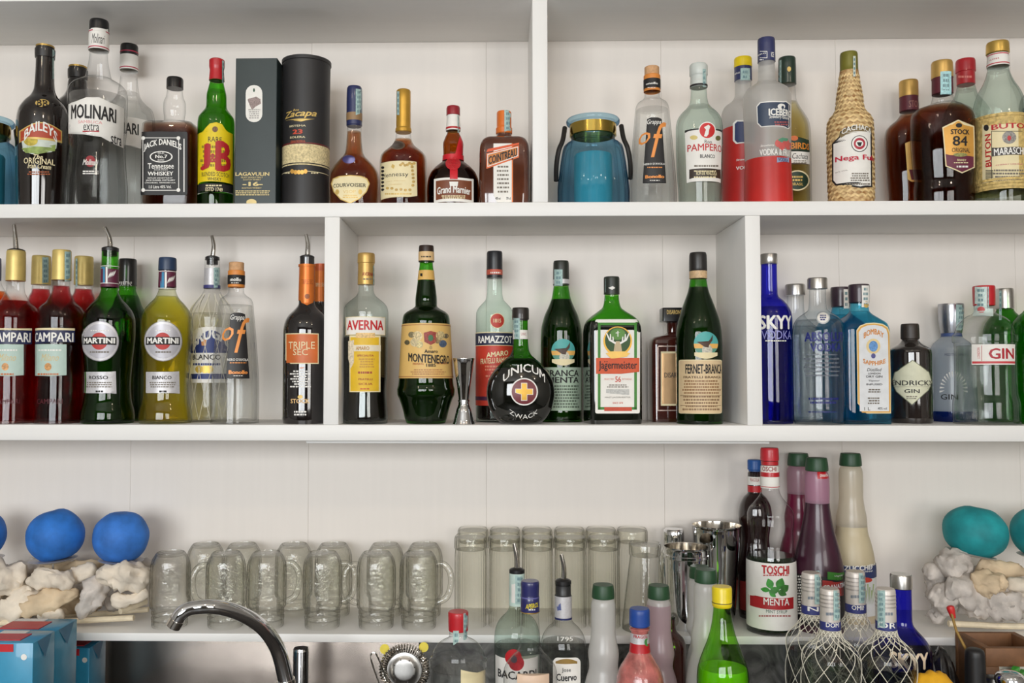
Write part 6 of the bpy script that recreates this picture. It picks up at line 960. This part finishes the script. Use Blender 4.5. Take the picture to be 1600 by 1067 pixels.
rumnet(1270, 1.505, 894, 'netted rum bottle in the rear row beside the mint syrup', 40, 9, 'NI'); rumnet(1298.5, 1.40, 919, 'netted rum bottle in the front row before the purple syrup', 44, 10, 'DOMI'); rumnet(1339, 1.555, 892, 'netted rum bottle in the rear row before the cane syrup', 36, 9, 'OMIN'); rumnet(1386, 1.40, 919, 'netted rum bottle in the front row before the cobalt bottle', 43, -9, 'OR')
b = cnt('vodka_bottle', 'cobalt blue vodka bottle with silver cap on the counter', 1411, 1.49, [(1130, 43), (1025, 43), (1012, 41.5), (1000, 36), (990, 28), (981, 20), (974, 16), (966, 15), (919, 15), (918, 16), (899, 16), (896.5, 15)])
b.body(COB, 919); b.liquid(LIQ((60, 40, 180), .2, name='blue_filled_counter'), 985, .95); b.cap(919, BRUSH); b.t('SKYY', 1390, 1450, 1018, 1042, M((226, 206, 180), .4), bold=.045, parent=b.root)
# ================================================================ tap, cartons, bar tools
org = Vector((P(452, 1060, 1.45).x, 1.45, Z['C'])); t_ = thing('bar_tap', 'chrome swan neck tap arching before the jar mugs', 'tap', org)
q = [P(x, y, d)-org for x, y, d in ((452, 1180, 1.45), (450, 1090, 1.45), (444, 1050, 1.445), (432, 1010, 1.43), (408, 978, 1.40), (372, 957, 1.37), (335, 948, 1.345), (300, 950, 1.335), (284, 958, 1.33), (277, 968, 1.33))]; q = smoothpath(q, 6); n = len(q)
link('spout', tubemesh(q, [.0135-.0035*min(1, i/(n*.75)) for i in range(n)], 20), CHROME, t_); link('aerator', tubemesh([q[-1], q[-1]+(q[-1]-q[-2]).normalized()*.012], .0108, 20), STEEL, t_); link('tap_base', loftmesh([(0, .026, .026, 1), (.012, .026, .026, 1), (.02, .018, .018, 1), (q[0].z+.005, .016, .016, 1)]), CHROME, t_)
link('neck_collar', tubemesh([q[8], q[10]], .0145, 20), STEEL, t_)
b = cnt('steel_column', 'slim polished steel tube standing beside the tap', 470, 1.68, [(1100, 12), (1016, 12), (1012, 11)], cat='tube'); b.seg('tube_wall', None, 1016, CHROME, top=False); b.seg('rounded_top', 1016, None, CHROME)
def carton(x0, x1, y, d, label, dep=.075):
    a, c = P(x0, y, d), P(x1, y, d); w = (c.x-a.x)/2; o = thing('drink_carton', label, 'carton', Vector((a.x+w, d+dep/2, Z['C'])), 0, 'blue drink cartons'); H = a.z-Z['C']
    link('carton_body', boxmesh(-w, w, -dep/2, dep/2, 0, H, .0015), M((52, 146, 184), .35, var=.06, scale=40, coat=.3, name='carton_blue'), o, 30)
    link('red_top_stripe', boxmesh(-w*.98, w*.35, -dep/2+.012, dep/2-.022, H, H+.0012), M((196, 44, 50), .4), o, 0); link('white_top_stripe', boxmesh(-w*.98, w*.05, -dep/2+.05, dep/2-.004, H, H+.0010), PAPER, o, 0)
    link('folded_ear', mesh([(w+.0003, -dep/2+.012, H-.001), (w+.0003, dep/2-.012, H-.001), (w+.0022, 0, H-.032)], [(0, 1, 2)]), M((36, 110, 148), .4), o, 0)
    bm = bmesh.new(); bmesh.ops.create_circle(bm, cap_ends=True, segments=20, radius=.0048)
    for v in bm.verts: v.co = Vector((w*.66+v.co.x, -dep/2-.0006, H-.022+v.co.y))
    me = bpy.data.meshes.new('m'); bm.to_mesh(me); bm.free(); link('round_mark', me, WINK, o, 0); link('red_front_panel', boxmesh(-w*.98, w*.25, -dep/2-.0007, -dep/2, H-.014, H-.002), M((196, 44, 50), .4), o, 0)
    for k in range(4): link('print_line', boxmesh(-w*.2, w*.8, -dep/2-.0006, -dep/2, H-.075-k*.006, H-.0725-k*.006), M((190, 214, 222), .5), o, 0)
    return o
carton(-30, 52, 1004, 1.42, 'blue drink carton in front at the frame edge with red stripe', .07); carton(-10, 86, 986, 1.51, 'taller blue drink carton behind the other with red stripe', .08); carton(98, 140, 1012, 1.66, 'blue drink carton standing in shade under the shelf beside the tap', .07)  # third carton is added, standing in for the cartons mirrored in the steel
# hawthorne strainer hung under the shelf
org = P(632, 1046, 1.60); h = thing('cocktail_strainer', 'round steel cocktail strainer with coiled spring edge', 'strainer', org); k = 1.60/FPX
rw = [(0, 27), (2, 26.5), (2.6, 20), (5, 18.5), (6, 14), (6.5, 4)]; me = loftmesh([(z*k, r*k, r*k, 1) for z, r in rw], n=40); link('perforated_plate', me, BRUSH, h, 60).rotation_euler = (math.pi/2, 0, 0)
V, Fc = [], []
for i in range(52):
    a = 2*math.pi*i/52; c = Vector((math.cos(a), 0, math.sin(a)))*33*k; u = Vector((math.cos(a), 0, math.sin(a))); w = Vector((0, 1, 0)); pts = [c+(u*math.cos(2*math.pi*j/9)*5.5*k+w*math.sin(2*math.pi*j/9)*4.5*k) for j in range(10)]
    m_ = tubemesh(pts, .0013, 5, False); n0 = len(V); V += [v.co.copy() for v in m_.vertices]; Fc += [tuple(x+n0 for x in p.vertices) for p in m_.polygons]; bpy.data.meshes.remove(m_)
link('coil_spring', mesh(V, Fc), STEEL, h, 60)
for i in range(8): a = 2*math.pi*i/8+.3; link('hole', tubemesh([(17*k*math.cos(a), -5.8*k, 17*k*math.sin(a)), (17*k*math.cos(a), -5.2*k, 17*k*math.sin(a))], .0012, 8), INK, h)
link('wire_handle', tubemesh(smoothpath([P(x, y, 1.59)-org for x, y in ((596, 1075), (588, 1055), (581, 1035), (580, 1022), (586, 1020), (592, 1030), (600, 1050), (606, 1066))], 5), .0016, 8), STEEL, h)
for x, y in ((601, 1014), (662, 1011)): link('yellow_tab', tubemesh([P(x, y, 1.606)-org, P(x, y, 1.609)-org], .0085, 18), M((226, 206, 50), .5, name='yellow_plastic_tab'), h)
# odds and ends at the far corner
stk = thing('cocktail_stick', 'thin stick with red tip leaning before the driftwood', 'stick', P(1514, 1066, 1.47)); q = [P(1486, 955, 1.50)-stk.location, P(1494, 985, 1.49)-stk.location, P(1509, 1014, 1.48)-stk.location, P(1545, 1100, 1.47)-stk.location]
link('wooden_shaft', tubemesh(q, .0022, 8), M((150, 116, 50), .6, name='olive_wood'), stk); link('red_tip', tubemesh(smoothpath([P(1484, 946, 1.503)-stk.location, P(1486, 953, 1.502)-stk.location, P(1490, 966, 1.50)-stk.location], 3), [.003, .0058, .0062, .006, .0052, .0045, .0034][:7], 12), M((206, 44, 44), .4, name='match_red'), stk)
b = cnt('black_grip', 'black rounded tool handle standing beside the yellow cloth', 1524, 1.46, [(1120, 15.5), (1060, 15), (1025, 14.5), (1016, 13), (1013, 9)], cat='tool handle'); b.seg('grip_body', None, 1025, M((30, 29, 30), .45, name='black_rubber'), top=False); b.seg('grip_top', 1025, None, M((30, 29, 30), .45))
def crumple(name, label, x0, x1, y, d0, d1, c, cat, amp, seed):
    a, e = P(x0, y, d0), P(x1, y, d0); n, m = 26, 12; V, Fc = [], []; org = Vector(((a.x+e.x)/2, (d0+d1)/2, Z['C']))
    for i in range(n+1):
        for j in range(m+1):
            u, v = i/n, j/m; hh = (a.z-Z['C'])*(math.sin(math.pi*min(1, max(0, u*.94+.03)))**.25)*(math.sin(math.pi*(.06+.88*v))**.4); x = a.x+(e.x-a.x)*u; yy = d0+(d1-d0)*v
            hh += amp*noise.noise(Vector((u*5+seed, v*3, 0)))+amp*.5*noise.noise(Vector((u*12, v*8+seed, 1))); V.append(Vector((x, yy, Z['C']+max(.001, hh)))-org)
    for i in range(n):
        for j in range(m): q_ = i*(m+1)+j; Fc.append((q_, q_+m+1, q_+m+2, q_+1))
    rim = [i*(m+1) for i in range(n+1)]+[n*(m+1)+j for j in range(1, m+1)]+[i*(m+1)+m for i in range(n-1, -1, -1)]+[j for j in range(m-1, 0, -1)]
    k0 = len(V); V += [Vector((V[i].x, V[i].y, .0)) for i in rim]
    for i in range(len(rim)): j = (i+1) % len(rim); Fc.append((rim[i], rim[j], k0+j, k0+i))
    return tag(link(name, mesh(V, Fc), c, None, 60, loc=org), label, cat)
crumple('bar_cloth', 'folded bright yellow bar cloth in the corner', 1430, 1530, 1057, 1.34, 1.42, M((232, 172, 30), .8, var=.1, scale=40, name='yellow_cloth'), 'cloth', .008, 3)
crumple('black_bag', 'crumpled shiny black bag behind the yellow cloth', 1452, 1512, 1020, 1.53, 1.61, M((24, 23, 25), .22, coat=.6, name='black_film'), 'bag', .02, 9)
a, e = P(1540, 1012, 1.52), P(1640, 1012, 1.52); o = thing('wooden_box', 'brown wooden box with pale patterned side in the corner', 'box', Vector(((a.x+e.x)/2, 1.57, Z['C']))); w = (e.x-a.x)/2; H = P(1560, 1013, 1.52).z-Z['C']; wd = M((122, 84, 54), .6, var=.25, scale=30, bump=.3, name='brown_wood')
for nm, v_ in (('front_top_rail', (-w, w, -.05, -.038, H-.03, H)), ('front_bottom_rail', (-w, w, -.05, -.038, 0, .02)), ('side_post', (-w, -w+.022, -.05, -.038, .02, H-.03)), ('side_post', (w-.022, w, -.05, -.038, .02, H-.03)), ('side_board', (-w, -w+.012, -.038, .04, 0, H)), ('side_board', (w-.012, w, -.038, .04, 0, H)), ('back_board', (-w, w, .04, .05, 0, H)), ('bottom_board', (-w+.012, w-.012, -.038, .04, 0, .01))): link(nm, boxmesh(*v_, .001), wd, o, 30)
link('patterned_panel', boxmesh(-w+.02, w-.02, -.038, -.034, .02, H-.03), M((226, 220, 204), .5, var=.1, scale=60), o, 0)
for i in range(5): link('gold_motif', tubemesh(smoothpath([(-w+.03+i*.02, -.0385, H-.075), (-w+.022+i*.02, -.0385, H-.06), (-w+.03+i*.02, -.0385, H-.045), (-w+.038+i*.02, -.0385, H-.06), (-w+.03+i*.02, -.0385, H-.075)], 4), .0008, 6), GOLDP, o)
for i, (x, y) in enumerate(((1585, 1045), (1597, 1050))): link('green_leaf', mesh([P(x-9, y+6, 1.515)-o.location, P(x-2, y-5, 1.512)-o.location, P(x+9, y-3, 1.515)-o.location, P(x+6, y+9, 1.514)-o.location], [(0, 1, 2, 3)]), M((60, 120 if i else 140, 50), .4, var=.3, scale=100), o, 0)
b = cnt('ladle', 'steel ladle bowl turned down before the wooden box', 1578, 1.43, [(1130, 8), (1085, 14), (1072, 20), (1062, 22), (1052, 18), (1048, 8)], cat='ladle'); b.seg('bowl', 1080, None, CHROME); b.seg('stand', None, 1080, CHROME, scale=.8)
b = cnt('steel_cup', 'small brushed steel cup beside the black grip', 1553, 1.50, [(1130, 13), (1068, 14), (1058, 14)], cat='cup'); b.seg('cup_wall', None, None, BRUSH, top=False); link('inner_wall', loftmesh([(b.top*.3, .012, .012, 1), (b.top, b.fw(b.top)-.001, b.fw(b.top)-.001, 1)], top=False), BRUSH, b.root)
